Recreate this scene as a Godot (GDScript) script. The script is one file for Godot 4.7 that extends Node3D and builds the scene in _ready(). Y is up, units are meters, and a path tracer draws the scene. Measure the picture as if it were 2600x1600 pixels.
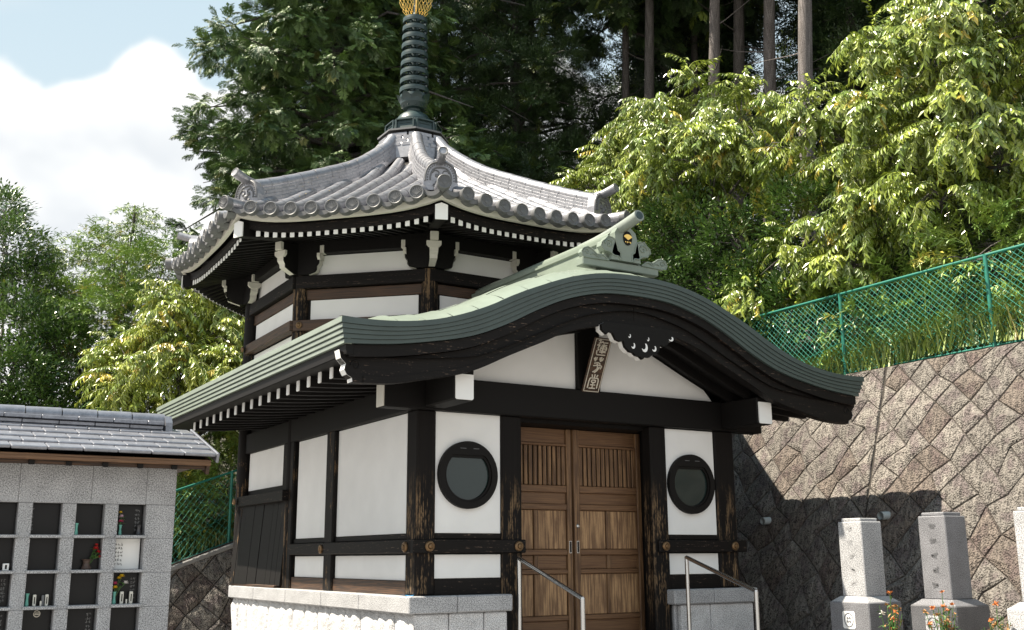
extends Node3D
# An octagonal temple hall with a curved copper porch, a stone niche wall, a retaining wall, graves and a wooded slope.
# Units are metres; x runs along the porch front, z towards the viewer, y up.

class B:
	var v := PackedVector3Array()
	var n := PackedVector3Array()
	func t3(a: Vector3, b: Vector3, c: Vector3, na: Vector3, nb: Vector3, nc: Vector3) -> void:
		v.append(a); v.append(c); v.append(b)
		n.append(na); n.append(nc); n.append(nb)
	func tri(a: Vector3, b: Vector3, c: Vector3) -> void:
		var m := (b - a).cross(c - a).normalized()
		t3(a, b, c, m, m, m)
	func quad(a: Vector3, b: Vector3, c: Vector3, d: Vector3) -> void:
		var m := (c - a).cross(d - b).normalized()
		t3(a, b, c, m, m, m)
		t3(a, c, d, m, m, m)
	# chamfered box, centre c, size s, turned by r
	func box(c: Vector3, s: Vector3, r := Basis(), e := 0.006) -> void:
		var h := s * 0.5
		e = minf(e, minf(h.x, minf(h.y, h.z)) * 0.45)
		for ax in 3:
			var a1 := (ax + 1) % 3
			var a2 := (ax + 2) % 3
			for sg in [-1.0, 1.0]:
				var q := []
				for k in [[-1, -1], [1, -1], [1, 1], [-1, 1]]:
					var p := Vector3()
					p[ax] = sg * h[ax]
					p[a1] = k[0] * (h[a1] - e)
					p[a2] = k[1] * (h[a2] - e)
					q.append(c + r * p)
				if sg > 0: quad(q[0], q[1], q[2], q[3])
				else: quad(q[3], q[2], q[1], q[0])
		if e < 0.0005: return
		for ax in 3:
			var a1 := (ax + 1) % 3
			var a2 := (ax + 2) % 3
			for k in [[-1, -1], [1, -1], [1, 1], [-1, 1]]:
				var p := [Vector3(), Vector3(), Vector3(), Vector3()]
				for i in 4:
					p[i][ax] = (h[ax] - e) * (-1.0 if i == 0 or i == 3 else 1.0)
					p[i][a1] = k[0] * (h[a1] if i < 2 else h[a1] - e)
					p[i][a2] = k[1] * (h[a2] - e if i < 2 else h[a2])
				if k[0] * k[1] > 0: quad(c + r * p[0], c + r * p[3], c + r * p[2], c + r * p[1])
				else: quad(c + r * p[0], c + r * p[1], c + r * p[2], c + r * p[3])
		for sx in [-1.0, 1.0]:
			for sy in [-1.0, 1.0]:
				for sz in [-1.0, 1.0]:
					var a := c + r * Vector3(sx * h.x, sy * (h.y - e), sz * (h.z - e))
					var b := c + r * Vector3(sx * (h.x - e), sy * h.y, sz * (h.z - e))
					var d := c + r * Vector3(sx * (h.x - e), sy * (h.y - e), sz * h.z)
					if sx * sy * sz > 0: tri(a, b, d)
					else: tri(a, d, b)
	func ab(x0: float, x1: float, y0: float, y1: float, z0: float, z1: float, e := 0.006) -> void:
		box(Vector3(x0 + x1, y0 + y1, z0 + z1) * 0.5, Vector3(absf(x1 - x0), absf(y1 - y0), absf(z1 - z0)), Basis(), e)
	# box along a segment: w across, h along up
	func bar(a: Vector3, b: Vector3, w: float, h: float, up := Vector3.UP, e := 0.004) -> void:
		var t := (b - a).normalized()
		var s := t.cross(up).normalized()
		box((a + b) * 0.5, Vector3(w, h, a.distance_to(b)), Basis(s, s.cross(t), -t), e)
	# surface from f(u, v), u and v in 0..1; smooth
	func surf(f: Callable, nu: int, nv: int, flip := false) -> void:
		var p := []
		for i in nu + 1:
			var row := PackedVector3Array()
			for j in nv + 1: row.append(f.call(float(i) / nu, float(j) / nv))
			p.append(row)
		var m := []
		for i in nu + 1:
			var row := PackedVector3Array()
			for j in nv + 1:
				var du: Vector3 = p[mini(i + 1, nu)][j] - p[maxi(i - 1, 0)][j]
				var dv: Vector3 = p[i][mini(j + 1, nv)] - p[i][maxi(j - 1, 0)]
				var k := du.cross(dv).normalized()
				row.append(-k if flip else k)
			m.append(row)
		for i in nu:
			for j in nv:
				var a: Vector3 = p[i][j]
				var b: Vector3 = p[i + 1][j]
				var c: Vector3 = p[i + 1][j + 1]
				var d: Vector3 = p[i][j + 1]
				if flip:
					t3(a, c, b, m[i][j], m[i + 1][j + 1], m[i + 1][j])
					t3(a, d, c, m[i][j], m[i][j + 1], m[i + 1][j + 1])
				else:
					t3(a, b, c, m[i][j], m[i + 1][j], m[i + 1][j + 1])
					t3(a, c, d, m[i][j], m[i + 1][j + 1], m[i][j + 1])
	func tube(path: Array, r0: float, r1 := -1.0, k := 8, caps := true) -> void:
		if r1 < 0: r1 = r0
		var rings := []
		var nn := []
		var up := Vector3(0.13, 1, 0.07).normalized()
		var cnt := path.size()
		for i in cnt:
			var t: Vector3 = (path[mini(i + 1, cnt - 1)] - path[maxi(i - 1, 0)]).normalized()
			if absf(t.dot(up)) > 0.97: up = Vector3(1, 0.1, 0.2).normalized()
			var s := t.cross(up).normalized()
			var w := s.cross(t)
			var rr := lerpf(r0, r1, float(i) / (cnt - 1))
			var ring := PackedVector3Array()
			var ns := PackedVector3Array()
			for j in k:
				var a := TAU * j / k
				var d := s * cos(a) + w * sin(a)
				ring.append(path[i] + d * rr)
				ns.append(d)
			rings.append(ring)
			nn.append(ns)
		for i in cnt - 1:
			for j in k:
				var l := (j + 1) % k
				t3(rings[i][j], rings[i + 1][l], rings[i][l], nn[i][j], nn[i + 1][l], nn[i][l])
				t3(rings[i][j], rings[i + 1][j], rings[i + 1][l], nn[i][j], nn[i + 1][j], nn[i + 1][l])
		if caps:
			for j in range(1, k - 1):
				tri(rings[0][0], rings[0][j], rings[0][j + 1])
				tri(rings[cnt - 1][0], rings[cnt - 1][j + 1], rings[cnt - 1][j])
	func lathe(prof: Array, c: Vector3, k := 24, x := Basis()) -> void:
		for i in prof.size() - 1:
			var a: Vector2 = prof[i]
			var b: Vector2 = prof[i + 1]
			var d := (b - a).normalized()
			for j in k:
				var t0 := TAU * j / k
				var t1 := TAU * (j + 1) / k
				var e0 := Vector3(cos(t0), 0, sin(t0))
				var e1 := Vector3(cos(t1), 0, sin(t1))
				var p0 := c + x * (e0 * a.x + Vector3.UP * a.y)
				var p1 := c + x * (e1 * a.x + Vector3.UP * a.y)
				var q0 := c + x * (e0 * b.x + Vector3.UP * b.y)
				var q1 := c + x * (e1 * b.x + Vector3.UP * b.y)
				var n0 := x * (e0 * d.y - Vector3.UP * d.x)
				var n1 := x * (e1 * d.y - Vector3.UP * d.x)
				if a.x > 0.0001: t3(p0, q1, p1, n0, n1, n1)
				if b.x > 0.0001: t3(p0, q0, q1, n0, n0, n1)
	# flat polygon (x, y) pushed out from z = 0 to z = d, placed by x
	func prism(poly: PackedVector2Array, x: Transform3D, d: float, back := true) -> void:
		poly = poly.duplicate()
		var area := 0.0
		for i in poly.size(): area += poly[i].cross(poly[(i + 1) % poly.size()])
		if area < 0: poly.reverse()
		var ix := Geometry2D.triangulate_polygon(poly)
		for i in range(0, ix.size(), 3):
			var a := poly[ix[i]]
			var b := poly[ix[i + 1]]
			var c := poly[ix[i + 2]]
			if (b - a).cross(c - a) < 0:
				var s := b
				b = c
				c = s
			tri(x * Vector3(a.x, a.y, d), x * Vector3(b.x, b.y, d), x * Vector3(c.x, c.y, d))
			if back: tri(x * Vector3(a.x, a.y, 0), x * Vector3(c.x, c.y, 0), x * Vector3(b.x, b.y, 0))
		for i in poly.size():
			var a := poly[i]
			var b := poly[(i + 1) % poly.size()]
			quad(x * Vector3(a.x, a.y, 0), x * Vector3(b.x, b.y, 0), x * Vector3(b.x, b.y, d), x * Vector3(a.x, a.y, d))
	# strip between two lines of points
	func strip(p: Array, q: Array) -> void:
		for i in p.size() - 1: quad(p[i], p[i + 1], q[i + 1], q[i])
	func mesh() -> ArrayMesh:
		var a := []
		a.resize(Mesh.ARRAY_MAX)
		a[Mesh.ARRAY_VERTEX] = v
		a[Mesh.ARRAY_NORMAL] = n
		var m := ArrayMesh.new()
		m.add_surface_from_arrays(Mesh.PRIMITIVE_TRIANGLES, a)
		return m

var rng := RandomNumberGenerator.new()
var M := {}

func lin(r: float, g: float, b: float) -> Color: return Color(r, g, b).linear_to_srgb()
func rnd(a: float, b: float) -> float: return rng.randf_range(a, b)

# ---- nodes -------------------------------------------------------------------------------------------------
func meta(o: Node3D, label := "", category := "", group := "", kind := "") -> Node3D:
	if label: o.set_meta("label", label)
	if category: o.set_meta("category", category)
	if group: o.set_meta("group", group)
	if kind: o.set_meta("kind", kind)
	return o
var taken := {}
func numbered(called: String, parent: Node) -> String:
	var key := str(parent.get_instance_id()) + called
	taken[key] = taken.get(key, -1) + 1
	return called if taken[key] == 0 else "%s_%03d" % [called, taken[key]]
func thing(called: String, label: String, category: String, at := Vector3.ZERO, turn := 0.0, group := "") -> Node3D:
	var o := Node3D.new()
	o.name = numbered(called, self)
	add_child(o, true)
	o.position = at
	o.rotation.y = turn
	return meta(o, label, category, group)
func put(parent: Node3D, called: String, m: Mesh, mat: Material, x := Transform3D(), kind := "") -> MeshInstance3D:
	var o := MeshInstance3D.new()
	o.name = numbered(called, parent)
	o.mesh = m
	o.material_override = mat
	o.transform = x
	parent.add_child(o, true)
	if kind: o.set_meta("kind", kind)
	return o
func part(parent: Node3D, called: String, b: B, mat: Material, kind := "") -> MeshInstance3D:
	return put(parent, called, b.mesh(), mat, Transform3D(), kind)
func bx(parent: Node3D, called: String, x0: float, x1: float, y0: float, y1: float, z0: float, z1: float, mat: Material, e := 0.006) -> MeshInstance3D:
	var b := B.new()
	b.ab(x0, x1, y0, y1, z0, z1, e)
	return part(parent, called, b, mat)

# ---- materials ---------------------------------------------------------------------------------------------
const S := 512
func noise(seed_: int, freq: float, w := S, h := S, oct := 4) -> PackedByteArray:
	var f := FastNoiseLite.new()
	f.seed = seed_
	f.noise_type = FastNoiseLite.TYPE_SIMPLEX
	f.frequency = freq
	f.fractal_octaves = oct
	var im := f.get_seamless_image(w, h)
	im.convert(Image.FORMAT_L8)
	if w != S or h != S: im.resize(S, S, Image.INTERPOLATE_CUBIC)
	return im.get_data()
func tex(f: Callable) -> ImageTexture:
	var d := PackedByteArray()
	d.resize(S * S * 3)
	for i in S * S:
		var c: Color = f.call(i)
		c = c.linear_to_srgb()
		d[i * 3] = clampi(int(c.r * 255.0), 0, 255)
		d[i * 3 + 1] = clampi(int(c.g * 255.0), 0, 255)
		d[i * 3 + 2] = clampi(int(c.b * 255.0), 0, 255)
	return ImageTexture.create_from_image(Image.create_from_data(S, S, false, Image.FORMAT_RGB8, d))
func grey(d: PackedByteArray) -> ImageTexture:
	return ImageTexture.create_from_image(Image.create_from_data(S, S, false, Image.FORMAT_L8, d))
func mat(called: String, col: Color, rough: float, t: Texture2D = null, scale := Vector3.ONE, metal := 0.0, height: Texture2D = null, hs := 0.0) -> StandardMaterial3D:
	var m := StandardMaterial3D.new()
	m.resource_name = called
	m.albedo_color = col
	m.roughness = rough
	m.metallic = metal
	if t or height:
		m.albedo_texture = t
		m.uv1_triplanar = true
		m.uv1_world_triplanar = true
		m.uv1_scale = scale
		m.uv1_triplanar_sharpness = 4.0
	if height:
		m.heightmap_enabled = true
		m.heightmap_texture = height
		m.heightmap_scale = hs
	M[called] = m
	return m

func make_materials() -> void:
	var fine := noise(1, 0.09)
	var mid := noise(2, 0.03)
	var big := noise(3, 0.008)
	var spk := noise(4, 0.2, S, S, 2)
	var sv := noise(5, 0.10, S, 7)       # streaks along v
	var sv2 := noise(6, 0.06, S, 48)
	var sh := noise(7, 0.10, 16, S)       # streaks along u
	var sh2 := noise(8, 0.06, 48, S)
	var W := Color.WHITE
	var black := Color(0.0065, 0.0052, 0.0048)
	var wv := func(i):
		var s := (sv[i] + sv2[i]) / 510.0
		var w := smoothstep(0.66, 0.78, s * 0.55 + big[i] / 255.0 * 0.45 + (fine[i] - 128) / 1400.0)
		return black.lerp(Color(0.21, 0.13, 0.065), w * 0.8) * (0.7 + 0.6 * sv[i] / 255.0)
	# weathered posts: stain kept near the top, worn through lower down
	var worn := func(i):
		var s := (sv[i] + sv2[i]) / 510.0
		var y := float(i / S) / S
		var w := smoothstep(0.52, 0.68, s * 0.5 + big[i] / 255.0 * 0.3 + mid[i] / 255.0 * 0.2 + (fine[i] - 128) / 1300.0)
		return black.lerp(Color(0.165, 0.108, 0.06), w * smoothstep(0.30, 0.12, absf(y - 0.42))) * (0.6 + 0.8 * sv[i] / 255.0)
	var wh := func(i):
		var s := (sh[i] + sh2[i]) / 510.0
		var w := smoothstep(0.70, 0.82, s * 0.7 + mid[i] / 255.0 * 0.3 + (fine[i] - 128) / 900.0)
		return black.lerp(Color(0.17, 0.12, 0.09), w * 0.75) * (0.7 + 0.6 * sh[i] / 255.0)
	var brown := func(i):
		var s := (sh[i] + sh2[i]) / 510.0
		return Color(0.022, 0.012, 0.007).lerp(Color(0.085, 0.042, 0.02), smoothstep(0.3, 0.7, s))
	var dv := func(i):
		var s := (sv[i] + sv2[i] * 2) / 765.0
		return Color(0.075, 0.038, 0.018).lerp(Color(0.215, 0.125, 0.06), smoothstep(0.3, 0.75, s * 0.75 + big[i] / 255.0 * 0.25)) * (0.9 + 0.2 * fine[i] / 255.0)
	var dh := func(i):
		var s := (sh[i] * 2 + sh2[i]) / 765.0
		return Color(0.075, 0.037, 0.018).lerp(Color(0.15, 0.083, 0.04), smoothstep(0.25, 0.75, s))
	var gr := func(i):
		var s := (spk[i] - 128) / 128.0
		return Color(0.345, 0.348, 0.36) * (1.0 + 0.8 * s + (big[i] - 128) / 900.0)
	var wall := func(i):
		var s := clampf((fine[i] * 0.6 + mid[i] * 0.4) / 255.0, 0, 1)
		var p := smoothstep(0.45, 0.75, big[i] / 255.0)
		var d := smoothstep(0.52, 0.28, s)
		return Color(0.17, 0.155, 0.138).lerp(Color(0.125, 0.104, 0.1), p).lerp(Color(0.02, 0.016, 0.014), d * 0.9) * (0.55 + 0.85 * sv2[i] / 255.0)
	var tile := func(i):
		var s := (mid[i] - 128) / 128.0
		return Color(0.37, 0.372, 0.385) * (1.0 + 0.16 * s + (fine[i] - 128) / 1000.0 + (big[i] - 128) / 900.0)
	var bark := func(i):
		var s := (sv[i] + fine[i]) / 510.0
		return Color(0.042, 0.036, 0.033).lerp(Color(0.17, 0.155, 0.15), smoothstep(0.35, 0.7, s)) * (0.7 + 0.6 * big[i] / 255.0)
	var soil := func(i):
		return Color(0.018, 0.018, 0.009).lerp(Color(0.04, 0.038, 0.02), fine[i] / 255.0)
	var con := func(i):
		return Color(0.22, 0.215, 0.21) * (0.8 + 0.25 * fine[i] / 255.0 + 0.2 * big[i] / 255.0)
	var plas := func(i):
		return Color(0.80, 0.80, 0.795) * (0.93 + 0.07 * big[i] / 255.0)
	var cop := func(i):
		return Color(0.235, 0.265, 0.24) * (0.88 + 0.16 * big[i] / 255.0 + 0.1 * mid[i] / 255.0)
	mat("wood_upright", W, 0.62, tex(wv), Vector3(1.6, 0.7, 1.6))
	mat("wood_worn", W, 0.7, tex(worn), Vector3(1.5, 0.36, 1.5))
	mat("wood_beam", W, 0.6, tex(wh), Vector3(0.6, 1.7, 0.6))
	mat("wood_brown", W, 0.6, tex(brown), Vector3(0.7, 2.0, 0.7))
	mat("door_upright", lin(1.15, 1.12, 1.1), 0.6, tex(dv), Vector3(1.0, 0.5, 1.0))
	mat("door_panel", lin(1.9, 2.0, 2.1), 0.65, M.door_upright.albedo_texture, Vector3(1.3, 0.6, 1.3))
	mat("door_level", lin(1.25, 1.2, 1.15), 0.6, tex(dh), Vector3(0.8, 2.4, 0.8))
	mat("wood_black", lin(0.006, 0.0052, 0.005), 0.6)
	mat("granite", W, 0.55, tex(gr), Vector3.ONE * 0.7)
	mat("granite_split", lin(1.45, 1.43, 1.4), 0.8, M.granite.albedo_texture, Vector3.ONE * 0.8, 0, grey(mid), 0.6)
	mat("granite_dark", lin(0.3, 0.3, 0.31), 0.35, M.granite.albedo_texture, Vector3.ONE * 0.9)
	mat("granite_polished", lin(0.5, 0.5, 0.52), 0.4, M.granite.albedo_texture, Vector3.ONE * 0.9)
	mat("engraved", lin(0.8, 0.8, 0.8), 0.7, M.granite.albedo_texture, Vector3.ONE * 0.9)
	mat("pale_stroke", lin(0.2, 0.2, 0.2), 0.6)
	mat("niche_door", lin(0.014, 0.0135, 0.014), 0.3)
	mat("stone", W, 0.85, tex(wall), Vector3.ONE * 0.75, 0, grey(fine), 1.6)
	mat("stone_pale", lin(1.3, 1.3, 1.3), 0.85, M.stone.albedo_texture, Vector3.ONE * 0.75, 0, M.stone.heightmap_texture, 1.6)
	mat("stone_brown", lin(0.88, 0.8, 0.76), 0.85, M.stone.albedo_texture, Vector3.ONE * 0.75, 0, M.stone.heightmap_texture, 1.6)
	mat("joint", lin(0.035, 0.03, 0.025), 0.95)
	mat("tile", lin(0.78, 0.78, 0.81), 0.38, tex(tile), Vector3.ONE * 0.9, 0.6)
	mat("tile_blue", lin(0.62, 0.64, 0.7), 0.36, M.tile.albedo_texture, Vector3.ONE * 0.9, 0.5)
	mat("tile_dark", lin(0.12, 0.122, 0.128), 0.5)
	mat("copper", W, 0.4, tex(cop), Vector3.ONE * 0.45)
	mat("copper_edge", lin(0.22, 0.275, 0.29), 0.55, M.copper.albedo_texture, Vector3.ONE * 0.45)
	mat("copper_pale", lin(0.82, 0.87, 0.8), 0.33, M.copper.albedo_texture, Vector3.ONE * 0.45)
	mat("finial", lin(0.022, 0.042, 0.044), 0.4)
	mat("gold", lin(0.85, 0.58, 0.17), 0.32, null, Vector3.ONE, 0.9)
	mat("brass", lin(0.18, 0.11, 0.055), 0.4, null, Vector3.ONE, 0.7)
	mat("plaster", W, 0.85, tex(plas), Vector3.ONE * 0.5)
	mat("white", lin(0.78, 0.78, 0.77), 0.6)
	mat("cream", lin(0.62, 0.60, 0.54), 0.7)
	mat("bark", W, 0.9, tex(bark), Vector3(2.2, 0.5, 2.2))
	mat("bark_pale", lin(1.5, 1.48, 1.5), 0.9, M.bark.albedo_texture, Vector3(2.2, 0.5, 2.2))
	mat("soil", W, 0.95, tex(soil), Vector3.ONE * 0.4)
	mat("concrete", W, 0.9, tex(con), Vector3.ONE * 0.5)
	mat("steel", lin(0.55, 0.55, 0.55), 0.25, null, Vector3.ONE, 1.0)
	mat("fence_green", lin(0.018, 0.16, 0.12), 0.4)
	mat("fence_wire", lin(0.06, 0.36, 0.28), 0.4)
	mat("pvc", lin(0.42, 0.46, 0.47), 0.5)
	mat("lettering", lin(0.62, 0.58, 0.5), 0.6)
	var g := mat("glass", lin(0.014, 0.026, 0.025), 0.08)
	for k in ["wood_black", "wood_upright", "wood_beam", "wood_worn", "niche_door"]: M[k].metallic_specular = 0.3
	for l in [["leaf_cherry", 0.32, 0.6], ["leaf_dark", 0.25, 0.4], ["leaf_bamboo", 0.4, 0.55], ["leaf_conifer", 0.5, 0.35], ["leaf_grass", 0.5, 0.5]]:
		var m := mat(l[0], W, l[1])
		m.vertex_color_use_as_albedo = true
		m.metallic_specular = 0.65
		m.backlight = Color(l[2], l[2], l[2] * 0.55)
	for f in [["petal_yellow", 0.75, 0.5, 0.02], ["petal_white", 0.75, 0.72, 0.7], ["petal_pink", 0.55, 0.06, 0.16], ["petal_red", 0.5, 0.02, 0.02], ["petal_pale", 0.7, 0.5, 0.6], ["stem_green", 0.06, 0.14, 0.03], ["vase_green", 0.12, 0.36, 0.3], ["vase_brown", 0.07, 0.045, 0.035], ["dry_brown", 0.32, 0.17, 0.06], ["dry_orange", 0.5, 0.16, 0.04], ["blue_plastic", 0.05, 0.25, 0.5]]:
		mat(f[0], lin(f[1], f[2], f[3]), 0.5)
	mat("vase_glass", lin(0.05, 0.05, 0.055), 0.1)

# ---- curves of the building --------------------------------------------------------------------------------
func tab(xs: Array, ys: Array, x: float) -> float:
	var k := xs.size()
	if x <= xs[0]: return ys[0]
	if x >= xs[k - 1]: return ys[k - 1]
	var i := 0
	while x > xs[i + 1]: i += 1
	var h: float = xs[i + 1] - xs[i]
	var t = (x - xs[i]) / h
	var m0: float = (ys[i + 1] - ys[i - 1]) / (xs[i + 1] - xs[i - 1]) if i > 0 else (0.0 if xs[0] == 0.0 else (ys[1] - ys[0]) / h)
	var m1: float = (ys[i + 2] - ys[i]) / (xs[i + 2] - xs[i]) if i + 2 < k else (ys[i + 1] - ys[i]) / h
	var t2 = t * t
	var t3 = t2 * t
	return (2 * t3 - 3 * t2 + 1) * ys[i] + (t3 - 2 * t2 + t) * h * m0 + (3 * t2 - 2 * t3) * ys[i + 1] + (t3 - t2) * h * m1
const TX := [0.0, 0.3, 0.55, 0.82, 1.1, 1.38, 1.65, 1.9, 2.15, 2.4, 2.65, 2.87, 3.0]
const TY := [4.165, 4.155, 4.12, 4.05, 3.945, 3.825, 3.69, 3.59, 3.515, 3.47, 3.448, 3.445, 3.45]
const UX := [0.0, 0.33, 0.57, 0.85, 1.14, 1.46, 1.8, 2.24, 2.57, 3.0]
const UY := [4.0, 3.987, 3.945, 3.86, 3.73, 3.565, 3.43, 3.335, 3.285, 3.25]
const HX := [0.0, 0.43, 0.78, 1.06, 1.39, 1.7, 1.886, 2.18, 2.5, 2.83, 3.0]
const HY := [3.72, 3.676, 3.58, 3.455, 3.31, 3.165, 3.105, 3.04, 2.98, 2.962, 2.96]
const CX := [0.0, 0.5, 0.78, 1.06, 1.4, 1.7, 2.0, 2.5, 2.95]
const CY := [3.86, 3.78, 3.68, 3.55, 3.4, 3.28, 3.23, 3.185, 3.165]
func top_y(x: float) -> float: return tab(TX, TY, absf(x))
func edge_y(x: float) -> float: return tab(UX, UY, absf(x))
func board_y(x: float) -> float: return tab(HX, HY, absf(x))
func ceil_y(x: float) -> float: return tab(CX, CY, absf(x))
func porch_y(x: float, z: float) -> float:
	var t := clampf((0.86 - z) / 0.5, 0, 1)
	return top_y(x) + 0.13 * (1.0 - (1.0 - t) * (1.0 - t)) * clampf((3.0 - absf(x)) / 0.5, 0, 1)

const ZC := -4.1
const EAVE := [[-1.13, 3.06], [-2.82, 1.33], [-2.74, -1.38], [-1.13, -3.08], [1.13, -3.08], [2.74, -1.38], [2.82, 1.33], [1.13, 3.06]]
const POST := [[-0.69, 1.92], [-1.85, 0.84], [-1.9, -0.87], [-0.72, -1.95], [0.72, -1.95], [1.9, -0.87], [1.85, 0.84], [0.69, 1.92]]
const HS := [0.14, 0.18, 0.37, 0.575, 0.73, 0.87, 1.0, 1.05]
const HYY := [6.93, 6.77, 6.33, 6.0, 5.77, 5.58, 5.43, 5.39]
func hip_y(s: float) -> float: return tab(HS, HYY, s)
func eave(j: int, r := 1.0) -> Vector3: return Vector3(EAVE[j % 8][0] * r, 0, ZC + EAVE[j % 8][1] * r)
func post(j: int, r := 1.0) -> Vector3: return Vector3(POST[j % 8][0] * r, 0, ZC + POST[j % 8][1] * r)
# roof surface of face j at scale s and place w in -1..1 along the face
func roof_p(j: int, s: float, w: float) -> Vector3:
	var p := eave(j, s).lerp(eave(j + 1, s), 0.5 + 0.5 * w)
	p.y = hip_y(s) - 0.13 * pow(clampf(s, 0, 1), 3) * (1.0 - pow(absf(w), 2.2))
	return p

func arc(cx: float, cy: float, r: float, a0: float, a1: float, k: int, ry := -1.0) -> PackedVector2Array:
	var o := PackedVector2Array()
	for i in k + 1:
		var a := deg_to_rad(lerpf(a0, a1, float(i) / k))
		o.append(Vector2(cx + r * cos(a), cy + (r if ry < 0 else ry) * sin(a)))
	return o
func at(x: float, y: float, z: float) -> Transform3D: return Transform3D(Basis(), Vector3(x, y, z))
# frame whose z looks along out, with y up
func facing(p: Vector3, out: Vector3) -> Transform3D:
	out = out.normalized()
	var s := Vector3.UP.cross(out).normalized()
	return Transform3D(Basis(s, out.cross(s), out), p)

var hall: Node3D

func build_base() -> void:
	var core := B.new()
	core.ab(-1.95, -1.06, 0, 1.13, -5.0, 0.06, 0)
	core.ab(1.06, 1.95, 0, 1.13, -5.0, 0.06, 0)
	core.ab(-1.06, 1.06, 0, 0.74, -5.0, -0.2, 0)
	core.ab(-1.05, 1.05, 0.74, 1.13, -5.0, -0.6, 0)
	var base := part(hall, "stone_plinth", core, M.granite_split)
	# cap course
	var zs := [-5.03, -4.05, -2.95, -1.9, -0.95, 0.13]
	for i in 5: bx(base, "cap_stone", -2.015, -1.55, 1.13, 1.274, zs[i] + 0.002, zs[i + 1] - 0.002, M.granite, 0.008)
	for s in [[-1.545, -0.985], [0.88, 1.4], [1.404, 2.0]]: bx(base, "cap_stone", s[0], s[1], 1.13, 1.274, -0.5, 0.13, M.granite, 0.012)
	bx(base, "cap_stone", 1.6, 2.0, 1.13, 1.274, -5.0, -0.505, M.granite)
	# split-faced panels under the cap, left flank
	var z := 0.1
	while z > -5.0:
		var wd := rnd(0.30, 0.42)
		var z1 := maxf(z - wd, -5.0)
		var b := B.new()
		var dz := [0.0, 0.0]
		var sd := rng.randi() % 1000
		var f := func(u, v):
			var k := 0.0 if u < 0.01 or u > 0.99 or v < 0.01 or v > 0.99 else 0.022 + 0.02 * sin(u * 9 + sd) * cos(v * 7 + sd * 0.7)
			var yy: float = v * 1.12
			if v > 0.99: yy += 0.012 * sin(u * 14 + sd) - 0.012
			return Vector3(-1.955 - k, yy, lerpf(z1 + 0.004, z - 0.004, u))
		b.surf(f, 8, 14)
		part(base, "split_stone", b, M.granite_split)
		z = z1
	for s in [[-1.955, -1.62], [-1.612, -1.27], [-1.262, -1.03], [0.98, 1.36], [1.37, 1.95]]:
		bx(base, "split_stone", s[0], s[1], 0.0, 1.125, 0.04, 0.1 + rnd(0, 0.006), M.granite_split, 0.012)
	for k in [[1.03, 0.95], [-1.09, -1.0]]: bx(base, "split_stone", k[0], k[1], 0.0, 1.125, -0.4, 0.035, M.granite, 0.01)
	# steps up to the door
	for i in 4:
		bx(base, "step", -0.99, 0.94, 0.0, 0.18 * (i + 1) - 0.002, 1.2 - 0.36 * (i + 1), 1.2 - 0.36 * i - 0.002, M.granite, 0.008)

func ring_frame(b: B, cx: float, cy: float, ro: float, ri: float, chord: float, z0: float, z1: float) -> void:
	var k := 48
	for i in k:
		var p := []
		for e in 2:
			var a := TAU * (i + e) / k
			var yi := minf(ri * sin(a), chord)
			p.append([Vector3(cx + ro * cos(a), cy + ro * sin(a), 0), Vector3(cx + ri * cos(a), cy + yi, 0)])
		var f := Vector3(0, 0, z1)
		var g := Vector3(0, 0, z0)
		b.quad(p[0][1] + f, p[0][0] + f, p[1][0] + f, p[1][1] + f)
		b.quad(p[0][0] + g, p[1][0] + g, p[1][0] + f, p[0][0] + f)
		b.quad(p[0][1] + f, p[1][1] + f, p[1][1] + g, p[0][1] + g)

func boss(p: Vector3, out: Vector3, r := 0.046) -> void:
	var x := facing(p, out)
	var b := B.new()
	b.lathe([Vector2(r, 0), Vector2(r, 0.012), Vector2(r * 0.86, 0.02), Vector2(r * 0.6, 0.024), Vector2(r * 0.42, 0.017), Vector2(r * 0.38, 0.026), Vector2(0, 0.031)], Vector3.ZERO, 20, Basis(Vector3.RIGHT, Vector3.BACK, Vector3.DOWN))
	put(hall, "brass_boss", b.mesh(), M.brass, x)

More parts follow.
